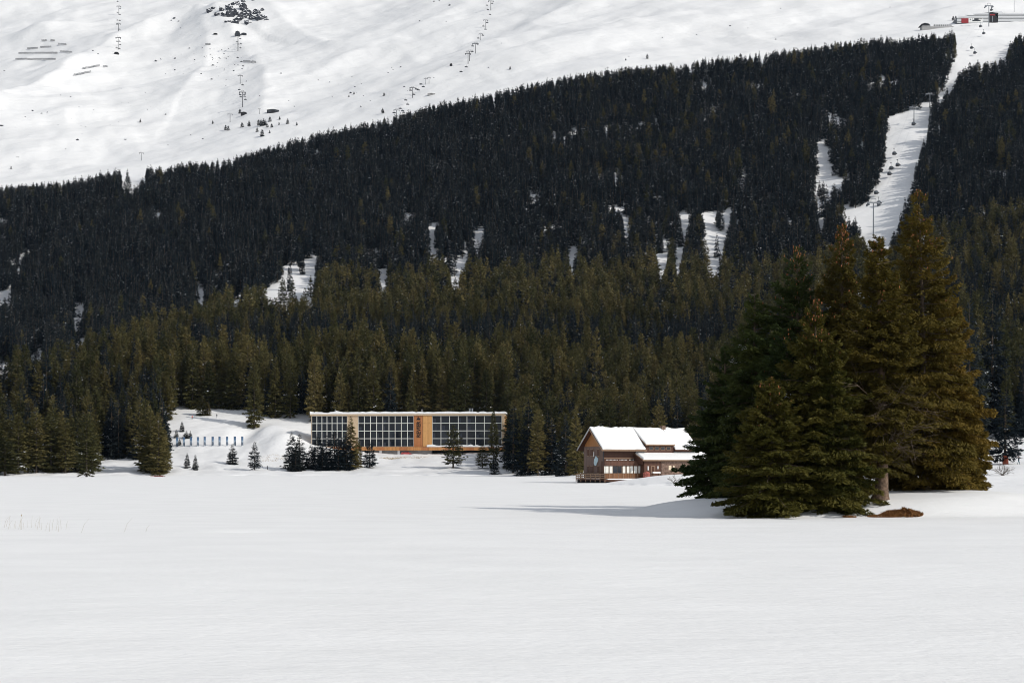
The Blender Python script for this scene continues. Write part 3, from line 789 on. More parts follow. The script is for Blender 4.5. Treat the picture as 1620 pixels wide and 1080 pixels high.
def shrub(px, dep, H, spread, n, mat, label, r0=0.02, name='bare_shrub', rise=1.0, cat='shrub'):
    p = at(px, dep); mb = MB(); g = random.Random(px)
    def grow(a, d, l, r, lev):
        b = a + d*l
        mb.bar(a, b, r, r*0.6, 3)
        if lev == 0: return
        for _ in range(3):
            dd = (d + Vector((g.gauss(0, .5), g.gauss(0, .5), g.gauss(0.05, .35)))).normalized()
            grow(a + d*l*g.uniform(0.45, 1.0), dd, l*g.uniform(.5, .75), r*0.55, lev-1)
    for _ in range(n):
        d = Vector((g.gauss(0, spread), g.gauss(0, spread), rise)).normalized()
        grow(Vector((g.gauss(0, .12), g.gauss(0, .12), -0.1)), d, H*g.uniform(.35, .5), r0, 3)
    return tag(mb.build(name, mat, loc=p), label, cat)
shrub(1586, 268, 3.4, 0.75, 12, M['twig'], 'bare round bush on the snow beneath the conifer at the right edge', r0=0.05)
shrub(1066, 262, 2.2, 0.8, 7, M['twig'], 'small bare bush on the snow mound beside the chalet', r0=0.04)

def grass_patch(px, dep, rx, ry, h, n, mat, label, lump=0.0, seed=0, width=0.03, sink=0.02):
    p = at(px, dep); g = np.random.default_rng(900 + seed)
    a = g.uniform(0, 6.283, n); r = np.sqrt(g.random(n))
    x, y = p.x + rx*r*np.cos(a), p.y + ry*r*np.sin(a)
    z = gz(x, y) - sink + lump*np.maximum(0, 1-r**2)**0.6*(0.15 + 1.9*np.abs(fbm(x*1.3, y*1.3, 88, 2)))
    b = np.stack([x, y, z], 1); yaw = g.uniform(0, 6.283, n); hh = h*g.uniform(0.4, 1.3, n)
    s = np.stack([np.cos(yaw), np.sin(yaw), 0*yaw], 1)*width*g.uniform(.6, 1.5, n)[:, None]
    tip = b + np.stack([g.normal(0, 0.55, n)*hh, g.normal(0, 0.55, n)*hh, hh], 1)
    V = np.stack([b - s, b + s, tip], 1).reshape(-1, 3) - np.array(p)
    o = link('dry_grass', np_mesh('dry_grass', V, np.arange(3*n).reshape(n, 3), [mat]), loc=p)
    return tag(o, label, 'grass', kind='stuff')
grass_patch(1428, 102.2, 1.45, 0.8, 0.18, 2200, M['drygrass'], 'rust brown heap of dead grass beside the thick spruce trunk', lump=0.36, seed=1, width=0.05)
grass_patch(1400, 101.8, 1.3, 0.5, 0.10, 900, M['drygrass'], 'strip of brown litter at the foot of the thick spruce trunk', lump=0.12, seed=2, width=0.05)
grass_patch(1343, 101.5, 0.5, 0.3, 0.12, 260, M['drygrass'], 'small brown tuft under the boughs left of the thick trunk', lump=0.1, seed=3, width=0.05)
M['palegrass'] = plain('pale_grass', (0.40, 0.31, 0.20), 0.9, 0.1, var=0.4, scale=4)
for q, (px, dep, rx, ry, n) in enumerate(((622, 566, 5.5, 5, 420), (432, 553, 6, 6, 240), (766, 560, 3.5, 5, 260), (660, 569, 5, 3, 160))):
    grass_patch(px, dep, rx, ry, 0.28, n, M['palegrass'], ['straw coloured grass showing through the snow bank below the hotel sign', 'straw coloured grass on the bank left of the hotel thicket', 'straw coloured grass under the tall thin pine by the hotel', 'sparse grass along the foot of the grey hotel basement'][q], seed=10+q, width=0.09)

# reeds sticking out of the ice at the left
g = random.Random(5)
for i in range(26):
    px = [6, 9, 12, 16, 22, 25, 29, 33, 38, 44, 50, 55, 58, 62, 66, 72, 78, 82, 88, 93, 97, 104, 128, 34, 196, 230][i]
    dep = 86 - 0.03*px + g.uniform(-2, 2); p = at(px, dep)
    h = g.uniform(0.35, 0.8) if i not in (22, 24) else 1.05; lean = g.uniform(-.15, .55)
    if i in (22, 24, 25): lean = 0.6; h *= 0.75
    mb = MB(); mid = Vector((lean*h*0.4, 0, h*0.6)); tip = Vector((lean*h, 0, h))
    mb.bar((0, 0, -0.1), mid, 0.007, 0.005, 3); mb.bar(mid, tip, 0.005, 0.003, 3)
    if i == 23: mb.lathe([(0.0, 0), (0.03, 0.03), (0.03, 0.1), (0.0, 0.14)], 5, c=tuple(tip))
    tag(mb.build('reed', M['reed'], loc=p), 'dry reed with a dark head standing in the snow at the left' if i == 23 else 'thin dry reed stalk leaning out of the lake snow at the left', 'reed', 'dry reeds in the lake snow')

# ------------------------------------------------------------------ trees standing by themselves
SOLO = [  # px, base row, top row, width px, kind, label, shape index
 (403, 743, 697, 20, 'dark', 'small bushy spruce alone on the bank left of the hotel thicket', 2),
 (368, 734, 700, 18, 'dark', 'thin snow-dusted young spruce below the right end of the banners', 1),
 (296, 740, 715, 12, 'dark', 'left one of two tiny spruces at the foot of the banner slope', 0),
 (309, 743, 717, 12, 'dark', 'right one of two tiny spruces at the foot of the banner slope', 3),
 (288, 682, 665, 9, 'dark', 'tiny spruce highest of those left of the blue banners', 0),
 (295, 693, 680, 11, 'dark', 'tiny spruce just above the second blue banner', 1),
 (279, 692, 678, 8, 'dark', 'tiny spruce above the leftmost blue banner', 3),
 (301, 692, 680, 6, 'dark', 'tiny slim spruce above the third blue banner', 1),
 (284, 704, 693, 7, 'dark', 'tiny spruce between the first and second blue banners', 0),
 (320, 657, 624, 18, 'olive', 'olive conifer alone at the top of the banner slope', 1),
 (328, 657, 634, 14, 'olive', 'shorter olive conifer leaning on its taller neighbour atop the banner slope', 1),
 (402, 677, 562, 30, 'olive', 'tall dark conifer at the forest corner right above the banner slope', 3),
 (462, 742, 682, 22, 'dark', 'leftmost spruce of the thicket before the left end of the hotel', 0),
 (474, 743, 684, 22, 'dark', 'second spruce from the left in the thicket before the hotel', 1),
 (492, 741, 700, 16, 'dark', 'low spruce in the thicket under the left corner of the hotel', 3),
 (503, 742, 682, 22, 'dark', 'spruce in the thicket covering the first windows of the hotel', 0),
 (516, 743, 686, 20, 'dark', 'spruce in the middle of the thicket before the hotel', 1),
 (529, 742, 676, 20, 'dark', 'taller spruce in the thicket before the left hotel windows', 3),
 (541, 741, 690, 18, 'dark', 'spruce in the thicket just left of its tallest tree', 0),
 (555, 741, 656, 23, 'olive', 'tallest conifer of the thicket, reaching the hotel roof line', 1),
 (566, 738, 690, 14, 'olive', 'slim conifer at the right end of the hotel thicket with bare trunk', 3),
 (468, 745, 705, 20, 'dark', 'low spruce at the very front of the left part of the hotel thicket', 3),
 (510, 744, 708, 18, 'dark', 'low spruce at the front of the middle of the hotel thicket', 0),
 (535, 744, 702, 20, 'dark', 'low spruce in front of the tallest tree of the hotel thicket', 2),
 (548, 743, 684, 20, 'dark', 'dark spruce touching the left side of the tallest thicket tree', 3),
 (585, 740, 697, 19, 'dark', 'small spruce alone just right of the hotel thicket', 2),
 (717, 740, 671, 35, 'olive', 'round-headed pine before the right hotel windows', 2),
 (763, 740, 703, 26, 'olive', 'low bushy pine beneath the right end of the hotel', 2),
 (781, 741, 649, 22, 'olive', 'tall thin pine with see-through crown before the last hotel windows', 0),
 (783, 750, 720, 16, 'dark', 'little spruce on the shore below the right end of the hotel', 0),
 (812, 748, 640, 40, 'dark', 'big dark spruce right beside the end wall of the hotel', 2),
 (836, 750, 628, 40, 'dark', 'second big dark spruce right of the hotel', 0),
 (851, 752, 646, 34, 'olive', 'olive spruce in the middle of the shore thicket', 2),
 (873, 751, 660, 34, 'dark', 'snow-speckled spruce in the shore thicket', 1),
 (895, 752, 652, 32, 'dark', 'dark spruce of the shore thicket nearest the chalet', 0),
 (911, 751, 636, 28, 'olive', 'tall slim conifer behind the left corner of the chalet', 1),
 (1590, 734, 618, 62, 'dark', 'broad conifer with orange trunk padding at the right edge', 2),
 (1534, 706, 470, 58, 'dark', 'tall spruce with long bare trunk behind the right end of the clump', 2),
 (1570, 690, 455, 60, 'dark', 'tall dark spruce behind the padded conifer at the right edge', 0),
 (8, 752, 690, 44, 'olive', 'leftmost bushy olive pine on the shore', 2),
 (137, 754, 652, 36, 'olive', 'brown olive pine standing foremost on the left shore', 0),
 (238, 748, 648, 46, 'olive', 'broad olive pine at the right end of the shore wood', 2),
 (262, 748, 678, 22, 'olive', 'narrow olive pine closing the shore wood on the right', 3)]
solo_root = {}
for i, (px, by, ty, w, kind, label, sh) in enumerate(SOLO):
    p = cast(px, by)
    if 490 < px < 800 and p.y > 570: p = at(px, 570)
    if by in (706, 690): p = at(px, 480 if by == 706 else 520)
    H = CAMH + (735-ty)/F*p.y - p.z
    if 455 < px < 600: w *= 1.4
    e = put_tree(NEAR[kind][sh], (p.x, p.y, p.z - 0.1), H, w*p.y/F, i*1.7, 'pine_tree' if 'pine' in label else 'spruce_tree')
    tag(e, label, 'tree', 'conifers standing by themselves near the shore'); solo_root[(px, by)] = e
pe = solo_root[(1590, 734)]
M['orange'] = plain('orange_pad', (0.36, 0.09, 0.05), 0.7, 0.2, var=0.15)
mb = MB(); mb.lathe([(0.62, -0.3), (0.66, 0.4), (0.60, 1.3), (0.55, 2.0), (0.4, 2.05)], 10, c=(0, 0, 0))
pad = mb.build('trunk_pad', M['orange'], loc=pe.location + Vector((0.1, 0, 0)))
tag(pad, 'orange safety padding wrapped round the trunk at the right edge', 'padding')
# ------------------------------------------------------------------ the big hotel
HD = 582.0; hk = HD/F
hot = empty('hotel', ((490-810)*hk, HD + 3, CAMH + (735-712.2)*hk), -0.065)
tag(hot, 'long timber hotel with a grid of dark windows and a flat snow-covered roof', 'hotel')
hx = lambda px: (px-490)*hk
hz = lambda py: (712.2-py)*hk
W_ = hx(798)
def vary_glass(m):
    nt = m.node_tree; b = nt.nodes['Principled BSDF']; oi = nd(nt, 'ShaderNodeObjectInfo')
    rp = nd(nt, 'ShaderNodeValToRGB'); e = rp.color_ramp.elements
    e[0].position, e[0].color = 0.25, (0.004, 0.006, 0.011, 1); e[1].position, e[1].color = 1.0, (0.020, 0.025, 0.034, 1)  # random pane brightness stands in for varied reflections
    nt.links.new(oi.outputs['Random'], rp.inputs['Fac']); nt.links.new(rp.outputs['Color'], b.inputs['Base Color'])
M['larch'] = wood('larch_cladding', (0.50, 0.235, 0.085), 0.22, 0.22)
M['larch2'] = wood('larch_cladding_pale', (0.60, 0.32, 0.12), 0.18, 0.22)
M['larch_d'] = wood('larch_cladding_dark', (0.42, 0.17, 0.065), 0.2, 0.22)
M['beige'] = plain('pale_timber', (0.56, 0.42, 0.28), 0.7, 0.2, var=0.1)
M['frame'] = plain('window_frame', (0.74, 0.74, 0.70), 0.6, 0.3, var=0.06)
M['glass'] = plain('hotel_glass', (0.006, 0.008, 0.014), 0.04, 0.22, var=0.3, scale=0.4)
vary_glass(M['glass'])
M['concrete'] = plain('concrete', (0.33, 0.325, 0.32), 0.9, 0.1, var=0.15, scale=0.6)
M['void'] = plain('dark_recess', (0.03, 0.03, 0.032), 0.9, 0.1)  # near black: shade painted under and inside things, also dark huts
M['black'] = plain('black_letters', (0.012, 0.012, 0.013), 0.6, 0.3)
M['white'] = plain('white_paint', (0.78, 0.78, 0.76), 0.6, 0.3, var=0.04)
MB().box(0, W_, 0.35, 15, 1.0, hz(654.8)).build('wall', M['beige'], hot)
MB().box(0.3, W_-0.3, 1.2, 14.5, 0.02, 1.0).build('floor_slab', M['concrete'], hot)
n = 26
for i in range(n):                                   # the timber band under the windows, board fields with joints
    a, b = W_*i/n, W_*(i+1)/n
    MB().box(a+0.02, b-0.02, -1.0-0.01*(i % 2), 0.349, 0.0, 1.42).build('band_board', M['larch'] if i % 3 else M['larch_d'], hot)
def snow_strip(x0, x1, y0, y1, z0, h, seed, step=1.2, ragged=0.5):
    g = np.random.default_rng(seed); mb = MB(); nn = max(2, int((x1-x0)/step)); xs = np.linspace(x0, x1, nn+1)
    hh = h*np.clip(1 + ragged*fbm(xs/4.0, xs*0+seed, seed, 2) + 0.12*g.normal(size=nn+1), 0.15, 1.8)
    ov = 0.10*g.random(nn+1)
    for i in range(nn):
        a, b = xs[i], xs[i+1]
        P_ = [(a, y0-ov[i], z0), (b, y0-ov[i+1], z0), (b, y1, z0), (a, y1, z0), (a, y0+0.15, z0+hh[i]), (b, y0+0.15, z0+hh[i+1]), (b, y1, z0+hh[i+1]), (a, y1, z0+hh[i])]
        mb.hexa(P_)
    return mb
MB().box(-0.3, W_+0.3, -0.35, 15.2, hz(657)+0.002, hz(654.4)).build('parapet', M['beige'], hot)
snow_strip(-0.3, W_+0.35, -0.4, 15.2, hz(654.4)+0.003, 0.85, 3).build('roof_snow', M['snow'], hot)
snow_strip(hx(676), hx(797), -1.05, 0.30, 1.425, 0.75, 4, ragged=0.8).build('ledge_snow', M['snow'], hot)
rows_ = [657.4, 669.2, 681.2, 693.4, 706.2]
wm = {}
def window(px0, px1, r):
    w, h = (px1-px0)*hk, (rows_[r+1]-rows_[r])*hk
    key = (round(w, 3), round(h, 3))
    if key not in wm:
        fm = MB(); t = 0.11
        fm.box(-w/2+.002, -w/2+t, -0.12, 0.1, 0.002, h-.002); fm.box(w/2-t, w/2-.002, -0.12, 0.1, 0.002, h-.002)
        fm.box(-w/2+t, w/2-t, -0.10, 0.1, 0.002, t); fm.box(-w/2+t, w/2-t, -0.10, 0.1, h-t, h-.002)
        pm = MB().box(-w/2+t, w/2-t, 0.03, 0.06, t, h-t)
        wm[key] = (fm.mesh('window', M['frame']), pm.mesh('pane', M['glass']))
    o = link('window', wm[key][0], hot, ((hx(px0)+hx(px1))/2, 0.2, hz(rows_[r+1])))
    link('pane', wm[key][1], o)
    if rng.random() < 0.35:                           # a few rooms with something pale near the glass
        MB().box(-w/2+0.3, -w/2+0.3+w*rng.uniform(.2, .45), 0.015, 0.028, 0.25, h*rng.uniform(.35, .8)).build('curtain', M['curtain'], o)
M['curtain'] = plain('room_curtain', (0.035, 0.04, 0.052), 0.9, 0.1)
for px0, px1, nc in ((491.5, 548.5, 7), (566, 654.6, 9), (684.3, 794.4, 8)):
    for c in range(nc):
        for r in range(4):
            window(px0 + (px1-px0)*c/nc, px0 + (px1-px0)*(c+1)/nc, r)
MB().box(hx(548.7), hx(565.8), 0.05, 0.345, 1.43, hz(657.2)).build('panel', M['beige'], hot)
for c, (a, b, m) in enumerate(((654.8, 668.9, 'larch_d'), (669.2, 684.0, 'larch2'))):
    for r in range(4):
        z0, z1 = hz(rows_[r+1]), hz(rows_[r])
        MB().box(hx(a)+.015, hx(b)-.015, -0.02-0.06*c, 0.345, max(1.44, z0+.02), z1-.02).build('panel', M[m], hot)
MB().box(W_-0.85, W_+0.25, -0.25, 0.34, 1.44, hz(657)-.004).build('corner_post', M['beige'], hot)
MB().box(W_+.003, W_+0.22, 0.341, 15, 0.0, hz(657)-.004).build('end_wall', M['larch2'], hot)  # paler larch puts the sunlit end face into the colour
fc = bpy.data.curves.new('sign_letters', 'FONT'); fc.body = 'REVIER'; fc.size = 2.35; fc.extrude = 0.05; fc.offset = 0.052; fc.space_character = 1.0
fo_ = bpy.data.objects.new('tmp', fc); C.objects.link(fo_)
bpy.context.view_layer.update()
tm = bpy.data.meshes.new_from_object(fo_.evaluated_get(bpy.context.evaluated_depsgraph_get()))
bpy.data.objects.remove(fo_)
co = np.empty(len(tm.vertices)*3, np.float32); tm.vertices.foreach_get('co', co); co = co.reshape(-1, 3)
sc_ = 6.62/(co[:, 0].max()-co[:, 0].min()); co[:, 0] -= co[:, 0].min()
co2 = np.stack([-co[:, 1]*sc_*1.02, -co[:, 2], co[:, 0]*sc_], 1)          # reads upwards
tm.vertices.foreach_set('co', co2.astype(np.float32).ravel()); tm.materials.clear(); tm.materials.append(M['black']); tm.update()
link('sign_letters', tm, hot, (hx(665.6), -0.10, hz(691.2)))
mb = MB()                                             # the small animal-like mark above the word
ex, ez = hx(659.3), hz(664.0)
for pts in (((0, 0), (1.6, 0), (1.6, .45), (0.2, .5)), ((.1, .5), (.9, .45), (1.0, .9), (.5, .85)), ((.55, .9), (.95, .9), (.75, 1.35), (.5, 1.3)), ((1.05, .5), (1.5, .5), (1.55, .85), (1.2, .8))):
    mb.hexa([(ex+p[0], -0.13, ez+p[1]) for p in pts] + [(ex+p[0], -0.04, ez+p[1]) for p in pts])
mb.build('sign_mark', M['black'], hot)
MB().box(hx(590), hx(683), 0.9, 1.3, -3.5, 0.0).build('basement_wall', M['concrete'], hot)
for px in (602, 631): MB().box(hx(px)-.5, hx(px)+.5, -0.2, 0.89, -3.5, 0.0).build('pier', M['white'], hot)
MB().box(hx(683)+.01, W_-0.5, 4.0, 4.3, -3.5, 0.0).build('recess_wall', M['void'], hot)  # near-black colour stands in for the shade inside the recess
MB().box(0, hx(590)-.01, 1.0, 1.3, -3.5, 0.0).build('basement_wall', M['concrete'], hot)
MB().bar((hx(665.5), 5, hz(651)), (hx(665.5), 5, hz(646.5)), 0.12, 0.12, 5).build('antenna', M['white'], hot)
for px in (742, 746): MB().lathe([(0.3, 0), (0.3, 1.3), (0.42, 1.35), (0.42, 1.6), (0, 1.7)], 8, c=(hx(px), 5, hz(651.5))).build('vent_pipe', M['steel'], hot)
# red car behind the bank
p = at(643, 581.5)
car = empty('parked_car', (p.x, 580.6, hot.location.z-2.0), 0.05)
tag(car, 'red car parked before the grey hotel basement, half hidden by the snow bank', 'car')
M['red'] = plain('red_paint', (0.40, 0.035, 0.035), 0.35, 0.5, var=0.05)
body = [(-2.1, .3), (2.1, .3), (2.1, .8), (1.3, .95), (.75, 1.45), (-1.2, 1.45), (-1.9, .95), (-2.1, .85)]
mb = MB(); mb.quad([(x, -.8, z) for x, z in body]); mb.quad([(x, .8, z) for x, z in reversed(body)])
for i in range(len(body)):
    a, b = body[i], body[(i+1) % len(body)]; mb.quad([(b[0], -.8, b[1]), (a[0], -.8, a[1]), (a[0], .8, a[1]), (b[0], .8, b[1])])
mb.build('body', M['red'], car)
for x0, x1 in ((-1.35, -.25), (-.15, .85)): MB().box(x0, x1, -.815, -.79, 1.0, 1.36).build('window', M['glass'], car)
for x in (-1.3, 1.3):
    for y in (-.75, .75):
        wq = MB().bar((x, y-.1, .32), (x, y+.1, .32), .32, .32, 12).build('wheel', M['black'], car)

# ------------------------------------------------------------------ the chalet on the shore
ca = R(25.5); ux, uy = math.cos(ca), math.sin(ca)
CX, CY, CZ = 19.2, 300.0, 1.9
ch = empty('chalet', (CX, CY, CZ), ca)
tag(ch, 'brown wooden chalet with thick snow on its steep roof, on the lake shore', 'chalet')
def tl(px, off=0.0):      # local x on the long wall (pushed out by off) seen in photo column px
    a = (px-810)/F; ox, oy = CX + off*uy, CY - off*ux
    return (a*oy - ox)/(ux - uy*a)
def zl(py, t, off=0.0): return CAMH + (735-py)/F*(CY - off*ux + uy*t) - CZ
def gl(px):               # local y on the gable wall
    a = (px-810)/F
    return (CX - CY*a)/(uy + ux*a)
def zg(py, y): return CAMH + (735-py)/F*(CY + ux*y) - CZ
SL = 0.81
Lc, Wc, EZ = 22.0, 8.5, 5.95
RZ = EZ + Wc/2*SL
M['brown'] = wood('brown_boards', (0.082, 0.038, 0.025), 0.3, 0.2, 'Z')
M['brown_v'] = wood('brown_boards_upright', (0.095, 0.045, 0.029), 0.3, 0.2, 'X')
M['greybrown'] = wood('shaded_gable_boards', (0.125, 0.078, 0.060), 0.2, 0.18, 'Y')  # greyish tone of the shaded gable put into the colour
M['honey'] = wood('honey_boards', (0.30, 0.13, 0.042), 0.2, 0.16, 'Y')
M['panelw'] = wood('veranda_panel', (0.17, 0.078, 0.035), 0.25, 0.3, 'X')
M['trim'] = plain('pale_trim', (0.27, 0.18, 0.12), 0.7, 0.2)
M['shutter'] = plain('shutter_brown', (0.075, 0.032, 0.018), 0.6, 0.2)
M['curtw'] = plain('white_curtain', (0.70, 0.69, 0.64), 0.8, 0.2, var=0.08)
M['stone'] = plain('rubble_stone', (0.17, 0.115, 0.09), 0.9, 0.1, var=0.5, scale=2.2, bump=0.6)
MB().box(0, Lc, 0, 0.25, -1.0, EZ).build('wall', M['brown'], ch)
MB().box(0, Lc, Wc-0.25, Wc, -1.0, EZ).build('wall', M['brown'], ch)
zsp = zg(706, 3.5)
mb = MB(); mb.box(-0.01, 0.24, 0.0, Wc, -1.0, zsp)
mb.build('gable_wall', M['greybrown'], ch)
ysl = lambda z: (z-EZ)/SL
y0 = max(0, ysl(zsp))
mb = MB(); tri = [(0.0, y0 if zsp > EZ else 0, zsp+.004), (0.0, Wc-(y0 if zsp > EZ else 0), zsp+.004), (0.0, Wc-ysl(EZ+.01), EZ+.01), (0.0, Wc/2, RZ-0.02), (0.0, ysl(EZ+.01), EZ+.01)]
if zsp > EZ: tri = [tri[0], tri[1], tri[3]]
mb.quad([(0.12, y, z) for _, y, z in reversed(tri)]); mb.quad([(0.22, y, z) for _, y, z in tri])
mb.build('gable_panel', M['honey'], ch)
OV, OE = 1.3, 0.95        # eave and gable overhang
def soft_snow(o, w=0.16):      # weld the slabs and round the snow's edges
    wm_ = o.modifiers.new('weld', 'WELD'); wm_.merge_threshold = 0.002
    b_ = o.modifiers.new('round', 'BEVEL'); b_.width = w; b_.segments = 2; b_.limit_method = 'ANGLE'; b_.angle_limit = R(50)
def roof_slab(y_e, y_r, th, lift, mat, name, x0=-OE, x1=Lc+0.9, nseg=1, wav=0.0, seed=0):
    """slope from eave y_e to ridge y_r (local), thickness th, lifted above the rafters"""
    g = np.random.default_rng(seed); mb = MB(); xs = np.linspace(x0, x1, nseg+1)
    ze = EZ - OV*SL
    ov = wav*g.random(nseg+1); tt = th*(1 + (0.25*g.normal(size=nseg+1) if nseg > 1 else np.zeros(nseg+1))).clip(.5, 1.6)
    s = 1 if y_r > y_e else -1
    for i in range(nseg):
        P_ = []
        for k_, lift_ in ((0, lift), (1, None)):
            for x, o, t in ((xs[i], ov[i], tt[i]), (xs[i+1], ov[i+1], tt[i+1])):
                pass
        a, b = i, i+1
        def pt(j, e, topf):
            y = (y_e - s*ov[j]) if e else y_r
            z = (ze - ov[j]*SL) if e else RZ
            return (xs[j], y, z + lift + (tt[j] if topf else 0))
        if s > 0: P_ = [pt(a, 1, 0), pt(b, 1, 0), pt(b, 0, 0), pt(a, 0, 0), pt(a, 1, 1), pt(b, 1, 1), pt(b, 0, 1), pt(a, 0, 1)]
        else: P_ = [pt(a, 0, 0), pt(b, 0, 0), pt(b, 1, 0), pt(a, 1, 0), pt(a, 0, 1), pt(b, 0, 1), pt(b, 1, 1), pt(a, 1, 1)]
        mb.hexa(P_)
    o = mb.build(name, mat, ch)
    if mat is M['snow']: soft_snow(o)
    return o
xd0, xd1 = tl(1017), tl(1063)
for xa_, xb_ in ((-OE, xd0), (xd1, Lc+0.9)):
    roof_slab(-OV, Wc/2-.003, 0.22, 0.0, M['shutter'], 'roof', x0=xa_+.003, x1=xb_-.003)
    roof_slab(-OV+0.05, Wc/2-.003, 0.42, 0.224, M['snow'], 'roof_snow', x0=xa_+.05, x1=xb_-.004, nseg=max(4, int(xb_-xa_)), wav=0.10, seed=int(xb_))
roof_slab(Wc+OV, Wc/2+.003, 0.22, 0.0, M['shutter'], 'roof')
roof_slab(Wc+OV-.05, Wc/2+.003, 0.42, 0.224, M['snow'], 'roof_snow', x0=-OE+.05, nseg=22, wav=0.10, seed=2)
for s in (0, 1):          # barge boards with pale ends along the gable
    mb = MB()
    for i in range(12):
        f0, f1 = i/12, (i+0.8)/12
        for (f, g_) in ((f0, f1),):
            ya, yb = (-OV + f*(Wc/2+OV), -OV + g_*(Wc/2+OV)) if s == 0 else (Wc+OV - f*(Wc/2+OV), Wc+OV - g_*(Wc/2+OV))
            za, zb = EZ-OV*SL + f*(Wc/2+OV)*SL, EZ-OV*SL + g_*(Wc/2+OV)*SL
            mb.hexa([(-OE-.09, ya, za-.05), (-OE-.004, ya, za-.05), (-OE-.004, yb, zb-.05), (-OE-.09, yb, zb-.05), (-OE-.09, ya, za+.3), (-OE-.004, ya, za+.3), (-OE-.004, yb, zb+.3), (-OE-.09, yb, zb+.3)])
    mb.build('barge_board', M['concrete'] if s else M['trim'], ch)
MB().box(-OE, tl(1018), -OV-.12, -OV+.01, EZ-OV*SL-.08, EZ-OV*SL+.16).build('gutter', M['trim'], ch)
MB().bar((0.05, -.12, -.5), (0.05, -.12, EZ-.6), .08, .08, 6).build('downpipe', M['darksteel'], ch)
for py0, py1 in ((710, 721.5), (736.3, 748)):         # gable windows with closed brown shutters
    for a, b in ((929, 932.6), (934.6, 939), (945, 948.8)):
        ya, yb = gl(b), gl(a); z0, z1 = zg(py1, ya), zg(py0, ya)
        w = MB().box(-.10, -.02, ya, yb, z0, z1).build('window', M['trim'], ch)
        MB().box(-.16, -.101, ya+.09, yb-.09, z0+.1, z1-.1).build('shutter', M['shutter'], w)
mb = MB()                                             # pale blue emblem on the gable
yc, zc = gl(943), zg(728.5, 2); g = random.Random(3)
pts = [(yc + math.cos(t)*(.95*g.uniform(.7, 1.15)), zc + math.sin(t)*(.95*g.uniform(.7, 1.2)) + .25*math.cos(t)*-1) for t in [i*2*math.pi/11 for i in range(11)]]
mb.quad([(-.12, y, z) for y, z in reversed(pts)]); mb.quad([(-.03, y, z) for y, z in pts])
for i in range(11):
    a, b = pts[i], pts[(i+1) % 11]; mb.quad([(-.12, *a), (-.12, *b), (-.03, *b), (-.03, *a)])
M['emblem'] = plain('emblem_blue', (0.40, 0.52, 0.56), 0.6, 0.3)
mb.build('emblem', M['emblem'], ch)
MB().box(-.2, -.13, gl(940.8), gl(940.2), zg(722, 2), zg(714.5, 2)).build('pennant', M['white'], ch)
# long wall: trim, light string, veranda
ve = 1.5                                              # veranda stands proud of the wall
x0v, x1v = tl(956, ve), tl(1015.5, ve)
zv = lambda py, px: zl(py, tl(px, ve), ve)
MB().box(0.1, x1v, -.09, -.003, zl(725.3, 5), zl(724.2, 5)).build('trim_board', M['trim'], ch)
for i in range(26):
    px = 958.5 + i*2.15; x = tl(px, .3)
    if i in (9, 16): continue
    MB().box(x, x+.19, -.34, -.30, zl(727.6, x), zl(726.5, x)).build('valance_piece', M['white'], ch)
MB().box(x0v, x1v, -ve-.15, -.003, zv(736.5, 985), zv(729, 985)).build('veranda_fascia', M['brown_v'], ch)
MB().box(x0v, x1v, -ve+.12, -.003, -1.0, zv(736.6, 985)).build('veranda_wall', M['shutter'], ch)
for px0, px1, kind in ((956, 958, 'w'), (958.6, 962.6, 'w'), (964.4, 968.8, 'w'), (970, 976.6, 'd'), (977, 983.4, 'd'), (985.2, 989.2, 'w'), (991.6, 995.6, 'w'), (997.4, 1001.4, 'w'), (1003.2, 1008, 'w'), (1010, 1014, 'w')):
    xa, xb = tl(px0, ve), tl(px1, ve); z0, z1 = zv(748, px0), zv(737, px0)
    w = MB().box(xa-.07, xb+.07, -ve+.02, -ve+.11, z0-.06, z1+.05).build('window', M['trim'], ch)
    MB().box(xa, xb, -ve-.02, -ve+.015, z0, z1).build('pane', M['curtw'] if kind == 'w' else M['glass'], w)
for i in range(8):
    xa, xb = x0v + (x1v-x0v)*i/8, x0v + (x1v-x0v)*(i+1)/8
    MB().box(xa+.05, xb-.05, -ve-.05, -ve+.11, zv(757.5, 985), zv(748.6, 985)).build('veranda_panel', M['panelw'], ch)
    MB().box(xb-.049, xb+.049, -ve-.1, -ve+.1, zv(757.5, 985), zv(748.6, 985)).build('post', M['trim'], ch)
# dormer: its flatter roof runs from the ridge out to the wall line, a dark front wall below
zd1 = zl(702.2, 12, 0.9)
MB().box(xd0+.02, xd1-.02, -0.75, 4.0, zl(716, 12, .75), zd1-.25).build('dormer_wall', M['brown'], ch)
dz = RZ - 0.1
mb = MB(); mb.hexa([(xd0+.005, -1.25, zd1-.3), (xd1-.005, -1.25, zd1-.3), (xd1-.005, Wc/2-.01, dz-.2), (xd0+.005, Wc/2-.01, dz-.2), (xd0+.005, -1.25, zd1-.1), (xd1-.005, -1.25, zd1-.1), (xd1-.005, Wc/2-.01, dz), (xd0+.005, Wc/2-.01, dz)])
dr = mb.build('dormer_roof', M['trim'], ch)
mb = MB(); mb.hexa([(xd0+.03, -1.2, zd1-.097), (xd1-.03, -1.2, zd1-.097), (xd1-.03, Wc/2-.01, dz+.003), (xd0+.03, Wc/2-.01, dz+.003), (xd0+.08, -1.1, zd1+.25), (xd1-.08, -1.1, zd1+.25), (xd1-.08, Wc/2-.01, RZ+.64), (xd0+.08, Wc/2-.01, RZ+.64)])
soft_snow(mb.build('dormer_snow', M['snow'], dr))
